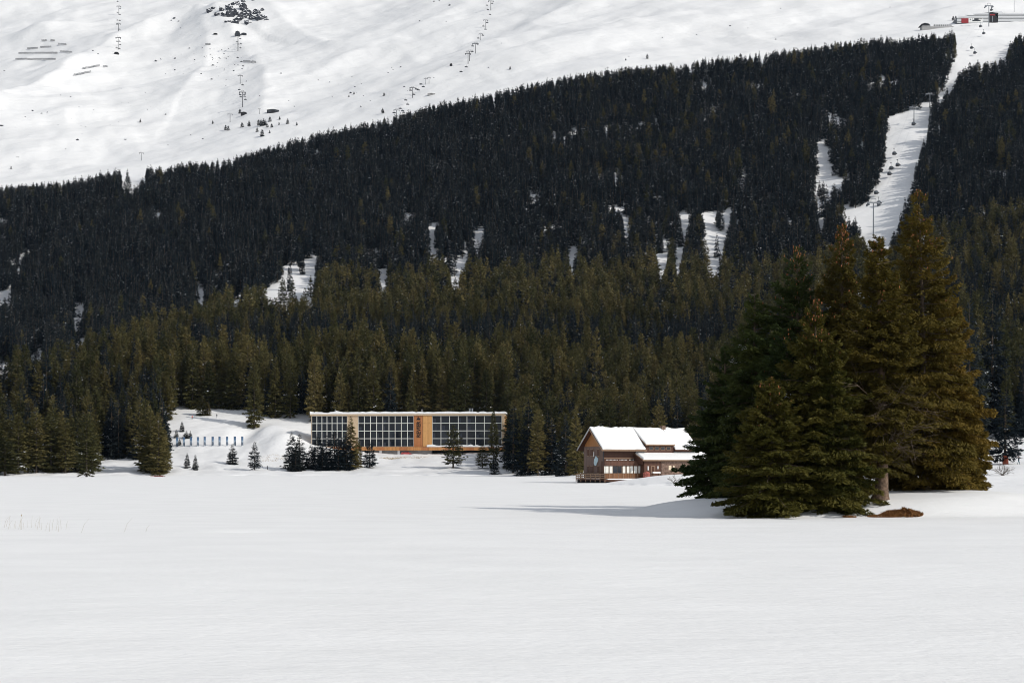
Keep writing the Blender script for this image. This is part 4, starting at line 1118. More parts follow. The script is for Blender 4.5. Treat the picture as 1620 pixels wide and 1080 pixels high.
mb = MB(); mb.hexa([(xd0+.03, -1.2, zl(714, 8, 1.2)), (xd0+.1, -1.2, zl(714, 8, 1.2)), (xd0+.1, 1.5, zd1-.3), (xd0+.03, 1.5, zd1-.3), (xd0+.03, -1.2, zd1-.31), (xd0+.1, -1.2, zd1-.31), (xd0+.1, 1.5, zd1+.2), (xd0+.03, 1.5, zd1+.2)])
mb.build('dormer_cheek', M['shutter'], ch)
for i in range(4):
    xa = xd0 + 1.0 + i*(xd1-xd0-2)/3.6; w = MB().box(xa, xa+1.1, -.83, -.755, zd1-1.25, zd1-.5).build('window', M['trim'], ch)
    MB().box(xa+.1, xa+1.0, -.86, -.832, zd1-1.15, zd1-.6).build('pane', M['glass'], w)
# low wing in front
ao = 3.1
xa0, xa1 = tl(1019, ao), Lc + 3
za_t, za_e = zl(713.8, 12), zl(727.0, 12, ao)
MB().box(xa0, xa1, -ao, -.004, -1.0, za_e).build('wing_wall', M['brown_v'], ch)
mb = MB(); mb.hexa([(xa0-.7, -ao-.7, za_e-.25), (xa1, -ao-.7, za_e-.25), (xa1, -.005, za_t-.6), (xa0-.7, -.005, za_t-.6), (xa0-.7, -ao-.7, za_e-.05), (xa1, -ao-.7, za_e-.05), (xa1, -.005, za_t-.4), (xa0-.7, -.005, za_t-.4)])
wr = mb.build('wing_roof', M['trim'], ch)
mb = MB(); mb.hexa([(xa0-.55, -ao-.65, za_e-.046), (xa1, -ao-.65, za_e-.046), (xa1, -.005, za_t-.396), (xa0-.55, -.005, za_t-.396), (xa0-.4, -ao-.5, za_e+.42), (xa1, -ao-.5, za_e+.42), (xa1, -.005, za_t+.05), (xa0-.1, -.005, za_t+.05)])
soft_snow(mb.build('wing_snow', M['snow'], wr))
mb = MB(); mb.hexa([(xa0-.75, -ao-.6, za_e-.9), (xa0-.71, -ao-.6, za_e-.9), (xa0-.71, -.3, za_e-.9), (xa0-.75, -.3, za_e-.9), (xa0-.75, -ao-.6, za_e-.1), (xa0-.71, -ao-.6, za_e-.1), (xa0-.71, -.3, za_t-.5), (xa0-.75, -.3, za_t-.5)])
mb.build('wing_gable', M['brown'], ch)
xs_ = tl(1046, ao)
MB().box(xs_, xa1, -ao-.12, -ao-.003, -1, za_e-.35).build('stone_wall', M['stone'], ch)
za = lambda py, px: zl(py, tl(px, ao), ao)
fr = MB().box(tl(1030, ao), tl(1036, ao), -ao-.06, -ao-.003, za(748.5, 1033), za(736.6, 1033)).build('door', M['trim'], ch)
MB().box(tl(1031, ao), tl(1035, ao), -ao-.10, -ao-.062, za(748.5, 1033), za(737.4, 1033)).build('door_leaf', M['shutter'], fr)
for px, h in ((1025, 5.5), (1040.5, 3.5)):
    MB().box(tl(px-.7, ao), tl(px+.7, ao), -ao-.14, -ao-.004, za(738+h, px), za(737, px)).build('wall_lamp', M['white'], ch)  # plain white boxes for the wall lamps by the door, not glowing
M['cream'] = plain('cream_paper', (0.72, 0.60, 0.44), 0.8, 0.1)
for px in (1058.3, 1060.6, 1065.5): MB().box(tl(px-1, ao), tl(px+.9, ao), -ao-.16, -ao-.125, za(743, px), za(736, px)).build('notice', M['cream'], ch)
MB().box(tl(1061), tl(1067), 3.6, 4.4, RZ-.5, RZ+1.0).build('chimney', M['stone'], ch)
MB().box(x0v-.4, x1v, -ve-.9, -ve-.06, zv(760, 985)-.1, zv(758.2, 985)).build('terrace_edge', M['shutter'], ch)
snow_strip(x0v+.3, x1v-1.5, -ve-.95, -ve-.1, zv(758.2, 985)+.003, .2, 9, ragged=.9).build('terrace_snow', M['snow'], ch)
for i in range(6): MB().bar((x0v+i*1.5, -ve-.4, -2.4), (x0v+i*1.5, -ve-.4, zv(760, 985)-.1), .12, .12, 6).build('pile', M['shutter'], ch)
MB().box(x0v-.2, x1v-.3, -ve+.1, 0.0, -2.6, -1.0).build('underside_shade', M['void'], ch)  # dark block stands in for the shade under the veranda
# terrace with railing left of the gable
ter = empty('terrace', (0, 0, 0)); tag(ter, 'wooden terrace with a plank railing at the lake end of the chalet', 'terrace')
def w2(px, dep): return Vector(((px-810)/F*dep, dep, 0))
A_, B_, D_ = w2(911.5, 300.5), w2(957, 296.8), w2(921, 309)
zt = lambda py: CAMH + (735-py)/F*299
M['rail'] = plain('weathered_rail', (0.21, 0.14, 0.095), 0.8, 0.1, var=0.25)
for a, b, nn in ((A_, B_, 6), (A_, D_, 3)):
    d = (b-a).normalized(); nr_ = Vector((d.y, -d.x, 0))
    for py in (749.6, 752.6, 755.8):
        z = zt(py)
        P_ = [a - nr_*.04 + Vector((0, 0, z-.11)), b - nr_*.04 + Vector((0, 0, z-.11)), b + nr_*.04 + Vector((0, 0, z-.11)), a + nr_*.04 + Vector((0, 0, z-.11))]
        MB().hexa(P_ + [q + Vector((0, 0, .22)) for q in P_]).build('rail', M['rail'], ter)
    for i in range(nn+1):
        if a is A_ and b is D_ and i == 0: continue
        q = a.lerp(b, i/nn)
        MB().box(q.x-.09, q.x+.09, q.y+.05, q.y+.2, zt(762), zt(748.8)).build('post', M['rail'], ter)
mb = MB(); c = [A_, B_, w2(957, 301), w2(950, 304), D_]
mb.quad([q + Vector((0, 0, zt(757.5))) for q in c]); mb.quad([q + Vector((0, 0, zt(759))) for q in reversed(c)])
for i in range(5): a, b = c[i], c[(i+1) % 5]; mb.quad([a + Vector((0, 0, zt(759))), b + Vector((0, 0, zt(759))), b + Vector((0, 0, zt(757.5))), a + Vector((0, 0, zt(757.5)))])
mb.build('deck', M['shutter'], ter)
mb = MB(); c2 = [q + Vector((0.3, 1.2, 0)) for q in c]
for i in range(5): a, b = c2[i], c2[(i+1) % 5]; mb.quad([a + Vector((0, 0, -1)), b + Vector((0, 0, -1)), b + Vector((0, 0, zt(759)-.01)), a + Vector((0, 0, zt(759)-.01))])
mb.build('deck_shade', M['void'], ter)  # dark sheet stands in for the shade under the deck
def loc_world(x, y, z): return Vector((CX + ux*x - uy*y, CY + uy*x + ux*y, CZ + z))
lp = loc_world(tl(1015.5, 1.6), -1.6, 0)
lamp = empty('lamp_post', lp); tag(lamp, 'dark post with a white globe lamp at the corner of the chalet veranda', 'lamp')
zgl = CAMH + (735-731)/F*lp.y - CZ
MB().bar((0, 0, -1.2), (0, 0, zgl-.15), .09, .07, 6).build('pole', M['darksteel'], lamp)
MB().lathe([(0, -.2), (.14, -.14), (.2, 0), (.14, .14), (0, .2)], 10, c=(0, 0, zgl)).build('globe', M['white'], lamp)
pk = loc_world(tl(1023, 4.6), -4.6, za(748.8, 1023))
M['pink'] = plain('pink_cover', (0.30, 0.10, 0.08), 0.8, 0.1, var=0.3, scale=4)
g = random.Random(8); mb = MB()
mb.lathe([(0.8, -1.2), (.78, .05), (.7, .2), (.5, .42), (.25, .55), (0, .56)], 9, c=(0, 0, 0))
mb.v = [(x*.95 + g.gauss(0, .05), y*.6, z*.8 + g.gauss(0, .04)) for x, y, z in mb.v]
tag(mb.build('covered_barrow', M['pink'], loc=pk), 'salmon red covered heap outside the chalet door', 'cover')
tb = loc_world(tl(1038, 4.8), -4.8, za(748.6, 1038))
tbl = empty('terrace_table', tb, ca); tag(tbl, 'low table under a slab of snow before the chalet door', 'table')
MB().box(-.9, .9, -.4, .4, 0.0, .08).build('table_top', M['rail'], tbl)
for x in (-.7, .7): MB().box(x-.06, x+.06, -.3, .3, -1.2, 0).build('leg', M['rail'], tbl)
snow_strip(-.88, .88, -.36, .36, .083, .25, 12, step=.4).build('snow_slab', M['snow'], tbl)

# ------------------------------------------------------------------ banners, planks, people
def banner_mat():
    m, nt, b = new_mat('banner_print')
    tc = nd(nt, 'ShaderNodeTexCoord'); sp = nd(nt, 'ShaderNodeSeparateXYZ'); nt.links.new(tc.outputs['Object'], sp.inputs[0])
    nz = nd(nt, 'ShaderNodeTexNoise'); nz.inputs['Scale'].default_value = 1.6; nz.inputs['Detail'].default_value = 5
    oi = nd(nt, 'ShaderNodeObjectInfo'); of = nd(nt, 'ShaderNodeVectorMath', operation='ADD'); cm = nd(nt, 'ShaderNodeCombineXYZ')
    ml = nd(nt, 'ShaderNodeMath', operation='MULTIPLY'); ml.inputs[1].default_value = 37.0
    nt.links.new(oi.outputs['Random'], ml.inputs[0]); nt.links.new(ml.outputs[0], cm.inputs['Y'])
    nt.links.new(tc.outputs['Object'], of.inputs[0]); nt.links.new(cm.outputs[0], of.inputs[1]); nt.links.new(of.outputs[0], nz.inputs['Vector'])
    ma = nd(nt, 'ShaderNodeMath', operation='MULTIPLY_ADD'); ma.inputs[1].default_value = 2.4
    nt.links.new(nz.outputs['Fac'], ma.inputs[0]); nt.links.new(sp.outputs['Z'], ma.inputs[2])
    mr = nd(nt, 'ShaderNodeMapRange'); mr.inputs['From Min'].default_value = 1.0; mr.inputs['From Max'].default_value = 5.4
    nt.links.new(ma.outputs[0], mr.inputs['Value'])
    rp = nd(nt, 'ShaderNodeValToRGB'); e = rp.color_ramp.elements
    e[0].position, e[0].color = 0.0, (0.55, 0.60, 0.66, 1)
    e[1].position, e[1].color = 1.0, (0.022, 0.060, 0.125, 1)
    for p_, c_ in ((0.2, (0.07, 0.09, 0.12, 1)), (0.42, (0.09, 0.12, 0.17, 1)), (0.52, (0.26, 0.33, 0.40, 1)), (0.7, (0.055, 0.115, 0.21, 1))):
        x = e.new(p_); x.color = c_
    nt.links.new(mr.outputs[0], rp.inputs['Fac']); nt.links.new(rp.outputs['Color'], b.inputs['Base Color'])
    b.inputs['Roughness'].default_value = 0.7
    return m
M['banner'] = banner_mat()
ordn = ['leftmost', 'second', 'third', 'fourth', 'fifth', 'sixth', 'seventh', 'eighth', 'ninth', 'rightmost']
bmesh_f = MB().box(-.44, .44, -.03, .03, 0.15, 4.1).mesh('flag', M['banner'])
bmesh_p = MB().bar((-.5, 0, -1), (-.5, 0, 4.25), .05, .04, 6).mesh('pole', M['steel'])
for i, px in enumerate((280.3, 291, 302.2, 313.3, 324, 336.6, 347.4, 359.4, 371.7, 383.4)):
    p = cast(px, 706.5 - 0.15*i)
    e = empty('banner', (p.x, p.y, p.z - 0.1), 0.5 + 0.12*math.sin(i*2.1))
    sc = (15.3*p.y/F)/4.1; e.scale = (sc, sc, sc)
    tag(e, 'tall blue picture banner on the snow slope, %s of the row of ten' % ordn[i], 'banner', 'blue banners on the slope')
    link('flag', bmesh_f, e); link('pole', bmesh_p, e)
M['redwood'] = plain('red_plank', (0.16, 0.045, 0.035), 0.8, 0.1, var=0.3)
p = at(250, 452); p.z = float(lake_z(p.x, p.y))
st = empty('jetty_planks', p); tag(st, 'low dark red plank stage lying on the ice by the left shore', 'planks')
for i, (x0, x1, y, z) in enumerate(((-2.4, 2.3, 0, .05), (-1.3, 1.4, .5, .22), (-2.2, 2.0, 1.0, .06))):
    MB().box(x0, x1, y-.2, y+.2, z, z+.16).build('plank', M['redwood'], st)
p = cast(423, 742)
mb = MB().bar((0, 0, -.4), (0, 0, 1.3), .16, .14, 7); tag(mb.build('post', M['darksteel'], loc=p), 'short dark post on the bank left of the hotel thicket', 'post')

SK = plain('skin', (0.45, 0.27, 0.19), 0.6, 0.3); HAIR = plain('hair', (0.03, 0.02, 0.015), 0.8, 0.2)
def person(loc, rz, jacket, trousers, label, H=1.75):
    e = empty('person', loc, rz); tag(e, label, 'person', 'people on the snow')
    s = H/1.75
    J = [(0,0,.92,.13),(0,0,1.18,.14),(0,0,1.42,.15),(0,0,1.52,.06),(0,-.02,1.64,.10),(0,-.01,1.72,.07),
         (.09,-.02,.86,.09),(.11,-.16,.50,.065),(.12,-.20,.10,.05),(.12,-.32,.05,.045),
         (-.09,.02,.86,.09),(-.10,.10,.50,.065),(-.11,.26,.12,.05),(-.11,.16,.05,.045),
         (.19,0,1.42,.07),(.25,.10,1.16,.05),(.25,.02,.92,.04),(.25,-.02,.83,.03),
         (-.19,0,1.42,.07),(-.25,-.10,1.17,.05),(-.24,-.24,.97,.04),(-.24,-.29,.90,.03)]
    E = [(0,1),(1,2),(2,3),(3,4),(4,5),(0,6),(6,7),(7,8),(8,9),(0,10),(10,11),(11,12),(12,13),(2,14),(14,15),(15,16),(16,17),(2,18),(18,19),(19,20),(20,21)]
    me = bpy.data.meshes.new('body'); me.from_pydata([Vector(j[:3])*s for j in J], E, [])
    o = bpy.data.objects.new('tmp', me); C.objects.link(o)
    md = o.modifiers.new('s', 'SKIN')
    for v, j in zip(me.skin_vertices[0].data, J): v.radius = (j[3]*s, j[3]*s)
    me.skin_vertices[0].data[0].use_root = True
    o.modifiers.new('u', 'SUBSURF').levels = 1
    bpy.context.view_layer.update()
    bm_ = bpy.data.meshes.new_from_object(o.evaluated_get(bpy.context.evaluated_depsgraph_get()))
    bpy.data.objects.remove(o)
    bm_.materials.clear()
    for m in (SK, jacket, trousers): bm_.materials.append(m)
    for pl in bm_.polygons:
        c = pl.center/s
        pl.material_index = 0 if c.z > 1.5 or (abs(c.x) > .2 and c.z < .9 and c.z > .7) else (1 if c.z > .84 else 2)
        pl.use_smooth = True
    link('body', bm_, e)
    MB().lathe([(.105, 0), (.115, .05), (.09, .12), (0, .15)], 10, c=(0, -.01, 1.66*s)).build('hat', jacket, e)
    return e
JD = plain('dark_jacket', (0.03, 0.04, 0.06), 0.8, 0.2); TB = plain('teal_trousers', (0.02, 0.09, 0.12), 0.8, 0.2); JR = plain('red_jacket', (0.45, 0.06, 0.04), 0.8, 0.2)
person(cast(1611.5, 734.5), R(70), JD, TB, 'person in a dark jacket and teal trousers walking at the right edge')
person(cast(304, 663.5), R(20), JR, JD, 'distant person in red at the top of the banner slope')
person(cast(343, 661), R(-30), JD, JD, 'distant person in black at the top of the banner slope')

# ------------------------------------------------------------------ high slopes: lifts, huts, fences, rocks, lone trees
def px_at(px, py, extra=0.0):
    p = cast(px, py); return p, p.y/F
def tower_mesh(kind):
    mast, arm = MB(), MB()
    mast.bar((0, 0, -1.5), (0, 0, 13.4), .48, .34, 8)
    arm.box(-4.2, 4.2, -.3, .3, 13.4, 14.0)
    for x in (-3.6, 3.6):
        arm.box(x-.35, x+.35, -2.2, 2.2, 12.7, 13.2); arm.box(x-.6, x+.6, -.25, .25, 13.2, 13.39)
        for y in (-1.9, -.9, .9, 1.9): arm.bar((x-.3, y, 12.6), (x+.3, y, 12.6), .28, .28, 7)
    for x in (-1.6, 1.6): arm.bar((x, 0, 14.0), (x, 0, 15.2), .12, .12, 4)
    arm.box(-1.7, 1.7, -.1, .1, 15.2, 15.4)
    return mast.mesh('mast', M['darksteel' if kind else 'steel']), arm.mesh('crossarm', M['darksteel' if kind else 'steel'])
TWM = tower_mesh(1); TWG = tower_mesh(0)
def lift_tower(px, base, top, label, group, ms=TWM, wide=1.0, name='lift_tower'):
    p, kk = px_at(px, base)
    e = empty(name, p, 0.15); s = (base-top)*kk/15.0
    e.scale = (wide*min(s, 1.15*max(1, (base-top)*kk/26)), wide*min(s, 1.3), s)
    tag(e, label, 'lift tower', group); link('mast', ms[0], e); link('crossarm', ms[1], e)
    return e
tops = []
for px, b, t in ((188, 24, 9), (187.5, 50, 37), (187, 79, 58)):
    lift_tower(px, b, t, 'dark tower of the far left chairlift above the black hut, %s' % {24: 'highest in view', 50: 'the middle one', 79: 'the lowest one'}[b], 'towers of the left chairlift')
lb = 'dark chairlift tower below the rock face, %s'
for px, b, t, w in ((376.5, 81, 52, 'under the upper station'), (380, 133, 119, 'alone on the open slope'), (383.5, 170, 144, 'just above the lower station')):
    lift_tower(px, b, t, lb % w, 'towers of the middle chairlift')
for px, b, t, w in ((364, 194, 180, 'T-shaped lift tower left of the lower chairlift station'), (410.5, 181, 172, 'short T-shaped lift tower beside the rounded hut'), (223.5, 254, 241, 'lone T-shaped lift tower above the left tree line')):
    lift_tower(px, b, t, w, 'separate lift towers on the snow slope')
wl_ = ['at the top edge', 'second from the top edge', 'third from the top edge', 'fourth from the top edge', 'right one of the close pair', 'left one of the close pair', 'left one of the lower pair', 'right one of the lower pair', 'below the lower pair', 'lowest, behind the tree line']
for i, (px, b, t) in enumerate(((776.5, 17, 1), (768.5, 44, 31), (760.5, 64, 53), (752, 85, 68), (742.8, 97, 80), (740.5, 101.5, 84), (673.5, 134.5, 124), (678.8, 133, 123), (652.8, 155.5, 138), (627.4, 190, 173))):
    lift_tower(px, b, t, 'tower of the right-hand chairlift line, ' + wl_[i], 'towers of the right chairlift')
chm = (MB().box(-1.9, 1.9, -.5, .3, -.25, .15).box(-1.9, 1.9, .3, .5, .15, 1.1).mesh('seat', M['darksteel']), MB().bar((0, 0, .1), (0, 0, 3.2), .12, .12, 4).bar((-1.9, .3, .2), (0, .1, 1.6), .1, .1, 4).bar((1.9, .3, .2), (0, .1, 1.6), .1, .1, 4).mesh('hanger', M['darksteel']))
def chair(px, py, grp):
    p = cast(px, py + 7); kk = p.y/F
    q = Vector(((px-810)/F*p.y, p.y, CAMH + (735-py)/F*p.y))
    e = empty('chairlift_chair', q, 0.2); tag(e, 'dark chair hanging from ' + grp, 'chair', 'chairs on ' + grp)
    link('seat', chm[0], e); link('hanger', chm[1], e)
for px, py in ((770.4, 9), (771.8, 16), (775.2, 23.5), (778.5, 6), (764.8, 42), (768, 47), (770.8, 36.5), (756.5, 61), (763.9, 56.5), (747.8, 73.5), (755.5, 70.3), (746.9, 82), (737.6, 106.5), (729.4, 114), (666, 133.7), (669.6, 137.8), (658.7, 141.7), (661.7, 143), (642, 159), (645, 165.7), (633, 172.2), (637, 176), (649.5, 143.5), (654.5, 150), (623.5, 179)):
    chair(px, py, 'the right-hand chairlift')
for px, py in ((374.8, 67), (380, 62), (377, 70.5), (381, 70), (380.5, 76.5), (376, 92), (382, 98), (384.5, 105), (383.7, 135), (378.5, 142.5), (380, 150.5), (386.5, 150), (381, 154), (388, 158), (387, 153)):
    chair(px, py, 'the middle chairlift')
for px, py in ((186, 3), (190, 14), (186, 21), (189.8, 24), (185.8, 32.5), (189.5, 33), (186, 39), (189, 47), (185, 66), (189, 66), (190, 71), (184.5, 76.5), (189, 78)):
    chair(px, py, 'the left chairlift')
def hut(px, py, wpx, hpx, label, mat, name='hut', dome=False, snow=True, rz=0.1):
    p, kk = px_at(px, py); w, h = wpx*kk, hpx*kk; e = empty(name, (p.x, p.y, p.z), rz); tag(e, label, name.replace('_', ' '))
    if dome:
        pr = [(-w/2, -1), (w/2, -1), (w/2, h*.45), (w*.38, h*.8), (0, h), (-w*.38, h*.85), (-w/2, h*.4)]
    else:
        pr = [(-w/2, -1), (w/2, -1), (w/2, h*.7), (0, h), (-w/2, h*.7)]
    d = max(4, w*.45); mb = MB()
    mb.quad([(x, -d/2, z) for x, z in pr]); mb.quad([(x, d/2, z) for x, z in reversed(pr)])
    for i in range(len(pr)): a, b = pr[i], pr[(i+1) % len(pr)]; mb.quad([(b[0], -d/2, b[1]), (a[0], -d/2, a[1]), (a[0], d/2, a[1]), (b[0], d/2, b[1])])
    mb.build('wall', mat, e)
    if snow:
        k_ = 2; mb = MB()
        for i in range(k_, len(pr)-1):
            a, b = pr[i], pr[i+1]
            mb.hexa([(b[0], -d/2-.3, b[1]+.01), (a[0], -d/2-.3, a[1]+.01), (a[0], d/2+.3, a[1]+.01), (b[0], d/2+.3, b[1]+.01), (b[0], -d/2-.3, b[1]+.6), (a[0], -d/2-.3, a[1]+.6), (a[0], d/2+.3, a[1]+.6), (b[0], d/2+.3, b[1]+.6)])
        mb.build('roof_snow', M['snow'], e)
    MB().box(-w*.15, w*.15, -d/2-.12, -d/2-.01, 0, h*.45).build('door', M['void'], e)
    return e
hut(184.5, 86, 7, 3.2, 'black valley hut of the far left chairlift', M['void'], 'lift_station', dome=True, snow=False)
hut(376, 58, 8, 8, 'dark upper station of the middle chairlift under the rock face', M['darksteel'], 'lift_station', dome=True, snow=False)
hut(386, 56, 8, 3.2, 'low dark hut right of the upper chairlift station', M['darksteel'])
hut(386, 182, 10, 4.5, 'rounded dark lower station of the middle chairlift', M['void'], 'lift_station', dome=True, snow=False)
hut(432, 178.5, 19, 4.6, 'long low hut with snowy roof right of the lower station', M['darksteel'])
hut(713.5, 104.5, 4, 3.5, 'tiny dark hut left of the close pair of lift towers', M['void'])
hut(341, 55, 6, 1.8, 'low dark hut on the crest left of the upper station', M['void'])
hut(682.5, 150.5, 12, 2.2, 'low grey hut below the lower pair of lift towers', M['concrete'])

def fence_row(px0, py0, px1, py1, label, grp='avalanche barriers'):
    n_ = max(3, int(abs(px1-px0)/1.6)); P_ = [cast(px0 + (px1-px0)*i/n_, py0 + (py1-py0)*i/n_) for i in range(n_+1)]
    ym = sorted(q.y for q in P_)[len(P_)//2]     # stay on one face of the slope
    for i in range(n_+1):
        px, py = px0 + (px1-px0)*i/n_, py0 + (py1-py0)*i/n_
        yy = np.arange(ym-160, ym+160, 2.0); xx = (px-810)/F*yy; er = np.abs(735 - F*(gz(xx, yy) - CAMH)/yy - py)
        P_[i] = at(px, float(yy[np.argmin(er + np.abs(yy-ym)*0.004)]))
    o = P_[0]; e = empty('avalanche_barrier', o); tag(e, label, 'barrier', grp)
    po, ra_ = MB(), MB()
    for i, q in enumerate(P_):
        q = q - o; po.bar(q + Vector((0, 0, -.5)), q + Vector((0, -.8, 3.3)), .22, .2, 4)
        if i:
            r_ = P_[i-1] - o
            for z in (.9, 2.0, 3.0): ra_.bar(r_ + Vector((0, -z*.24-.15, z)), q + Vector((0, -z*.24-.15, z)), .30, .30, 4)
    po.build('posts', M['darksteel'], e); ra_.build('rails', M['darksteel'], e)
for a in ((24.7, 95, 88, 95, 'lowest and longest avalanche barrier on the left knoll'), (29.6, 85.6, 91, 85.2, 'second lowest long avalanche barrier on the left knoll'),
          (43, 78, 60, 77.4, 'avalanche barrier at mid height on the left flank of the knoll'), (64, 76, 81, 75.4, 'avalanche barrier at mid height on the middle of the knoll'),
          (95, 83, 114, 84, 'avalanche barrier low on the right flank of the knoll'), (92, 71, 105, 72, 'avalanche barrier high on the right flank of the knoll'),
          (66, 65.6, 74, 65.6, 'left short avalanche barrier near the knoll top'), (80, 65.6, 86.8, 65.6, 'right short avalanche barrier near the knoll top'),
          (131, 110, 158, 105, 'upper slanting avalanche barrier on the ridge right of the knoll'), (117, 120.5, 144, 115, 'lower slanting avalanche barrier on the ridge right of the knoll'),
          (163, 107, 170, 106.4, 'shortest avalanche barrier right of the slanting ones'), (325, 71.5, 333, 71.5, 'short dark barrier on the lit spur left of the upper station'), (385, 99, 405, 100, 'thin fence line right of the middle chairlift')):
    fence_row(*a)

def rock_mesh(seed, nsub=2):
    import bmesh
    bm = bmesh.new(); bmesh.ops.create_icosphere(bm, subdivisions=nsub, radius=1.0); g = np.random.default_rng(seed)
    k = g.normal(size=(6, 3)); k /= np.linalg.norm(k, axis=1)[:, None]; h_ = g.uniform(.45, .9, 6)
    for v in bm.verts:
        c = np.array(v.co); s = 1.0
        for kk, hh in zip(k, h_):
            d = c @ kk
            if d > hh: c = c - kk*(d-hh)
        c = c*(1 + 0.12*g.normal()); v.co = c
    me = bpy.data.meshes.new('rock'); bm.to_mesh(me); bm.free(); me.materials.append(M['rock']); return me
RM = [rock_mesh(i, 3) for i in range(6)]
oc = cast(375, 36); out = empty('rock_outcrop', oc); tag(out, 'dark craggy rock face streaked with snow at the top edge', 'rock')
g = random.Random(4)
for px, py, w, h in ((331, 19, 7, 7), (338, 14, 6, 4), (344, 24, 9, 6), (350, 17, 5, 8), (356, 26, 10, 6), (362, 14, 8, 9), (368, 25, 13, 14), (374, 8, 10, 9), (380, 30, 14, 12), (384, 15, 9, 12), (391, 24, 10, 12), (392, 37, 10, 6), (399, 30, 10, 10), (406, 22, 8, 9), (410, 31, 10, 11), (418, 29, 6, 5), (371, 37, 9, 5), (360, 35, 7, 4), (385, 3, 7, 5), (402, 1, 6, 3), (415, 17, 4, 4), (421, 32, 5, 3)):
    q = cast(px, py); kk = q.y/F
    o = link('rock', RM[g.randrange(6)], out, q - oc); o.scale = (w*kk*.85, h*kk*.7, h*kk*.8); o.rotation_euler = (g.uniform(-.4, .4), g.uniform(-.5, .5), g.uniform(-.4, .4))
g = random.Random(9)
spots = [(276, 30, 5), (283, 34, 3), (271, 33, 3), (286, 45, 2), (247, 97, 4), (300, 77, 3), (277, 93, 4), (262, 117, 1.5), (337, 104, 4), (335, 126, 4), (318, 117, 3), (308, 95, 2), (370, 113, 3), (358, 127, 2), (277, 111, 3), (411, 152, 2), (457, 160, 2), (466, 169, 3), (123, 222, 5), (199, 221, 4), (321, 220, 3), (262, 182, 3), (125, 170, 1.5), (147, 81, 3), (155, 86, 3), (104, 236, 2), (29, 249, 2), (7, 113, 3), (3, 199, 5), (52, 176, 4), (66, 180, 3), (75, 178, 3), (40, 185, 2), (96, 151, 2), (112, 154, 2), (302, 214, 2), (266, 230, 2), (230, 147, 2),
         (687, 3, 3), (695, 2, 2), (712, 9, 4), (664, 34, 3), (706, 35, 2), (793, 69, 2), (773, 108, 3), (555, 148, 4), (586, 160, 2), (575, 152, 2), (622, 111, 2), (614, 116, 3), (620, 108, 2), (634, 107, 3), (640, 138, 3), (1155, 42, 3), (1183, 45, 2), (1102, 56, 2), (1227, 63, 3), (1048, 60, 2), (1235, 14, 2), (1408, 12, 2), (995, 90, 2), (990, 95, 2)]
spots += [(g.gauss(345, 40), g.gauss(95, 16), g.uniform(.9, 2.4)) for _ in range(46)] + [(g.uniform(20, 260), 0, g.uniform(.8, 1.8)) for _ in range(22)] + [(g.gauss(560, 50), g.gauss(140, 16), g.uniform(1, 3)) for _ in range(16)]
for i, (px, py, w) in enumerate(spots):
    if py == 0: py = 255 - px*.35 + g.uniform(-60, 6)
    q = cast(px, py); kk = q.y/F; o = link('boulder', RM[i % 6], None, q)
    o.scale = (w*kk*.55, w*kk*.5, w*kk*.42); o.rotation_euler = (0, 0, g.uniform(0, 6.28))
    tag(o, 'small dark boulder poking out of the high snow slope', 'boulder', 'boulders on the high snow slope')
high = [(336.5, 196, 6), (357, 206, 8), (361, 207, 8), (383, 202, 9), (394, 201, 10), (407, 209, 8), (414.8, 216, 11), (409, 199, 10), (413, 200, 11), (417, 200, 12), (420, 199, 9), (427, 193, 8), (423, 202, 7), (430, 202, 7), (442.4, 190, 6), (455, 196, 9), (426.5, 211, 5), (441.5, 198, 5), (379.6, 180, 8), (605.5, 180, 9), (607.6, 152, 6), (807, 111, 5), (1024, 93.5, 8), (990, 96, 4), (469.5, 199, 6), (222, 194, 6), (1508, 33, 7), (17.5, 268, 5), (1512, 30, 5), (560, 150, 5), (552, 154, 4)]
for i, (px, py, h) in enumerate(high):
    q, kk = px_at(px, py)
    e = put_tree(FAR['dark'][i % 5], (q.x, q.y, q.z - .3), h*kk*1.1, h*kk*.62, i, 'spruce_tree')
    w = 'in the loose group below the lower lift station' if 330 < px < 480 else ('on the open snow above the tree line' if px < 1400 else 'beside the mountain station')
    tag(e, 'small dark spruce ' + w, 'tree', 'lone spruces ' + w)

# gondola: pylons, cabins, cable, mountain station
pyl = []
for px, b, t, w in ((1381.8, 374, 316, 'tall steel gondola pylon low on the ski run'), (1446, 198, 168, 'steel gondola pylon at the top of the ski run'), (1471, 173, 148, 'thin gondola pylon at the forest edge above the ski run'), (1564.4, 42.5, 6.5, 'large gondola pylon before the mountain station')):
    e = lift_tower(px, b, t, w, 'gondola pylons', TWG, name='gondola_pylon')
    kk = e.location.y/F; pyl.append(e.location + Vector((0, 0, (b-t)*kk*.86)))
M['cabin'] = plain('cabin_shell', (0.05, 0.05, 0.055), 0.4, 0.4)
cb = (MB().lathe([(0.2, 0), (1.25, .15), (1.45, .9), (1.35, 1.9), (.9, 2.35), (.15, 2.4)], 8).mesh('shell', M['cabin']), MB().lathe([(1.455, .95), (1.47, 1.0), (1.385, 1.75), (1.36, 1.8)], 8).mesh('window_band', plain('cabin_glass', (.10, .12, .14), .1, .5)),
      MB().bar((0, 0, 2.4), (0, .3, 4.6), .1, .1, 5).box(-.5, .5, .1, .5, 4.6, 4.9).mesh('hanger', M['darksteel']), MB().box(-1.2, 1.2, -1.75, -1.5, .4, 1.2).mesh('ski_rack', M['darksteel']))
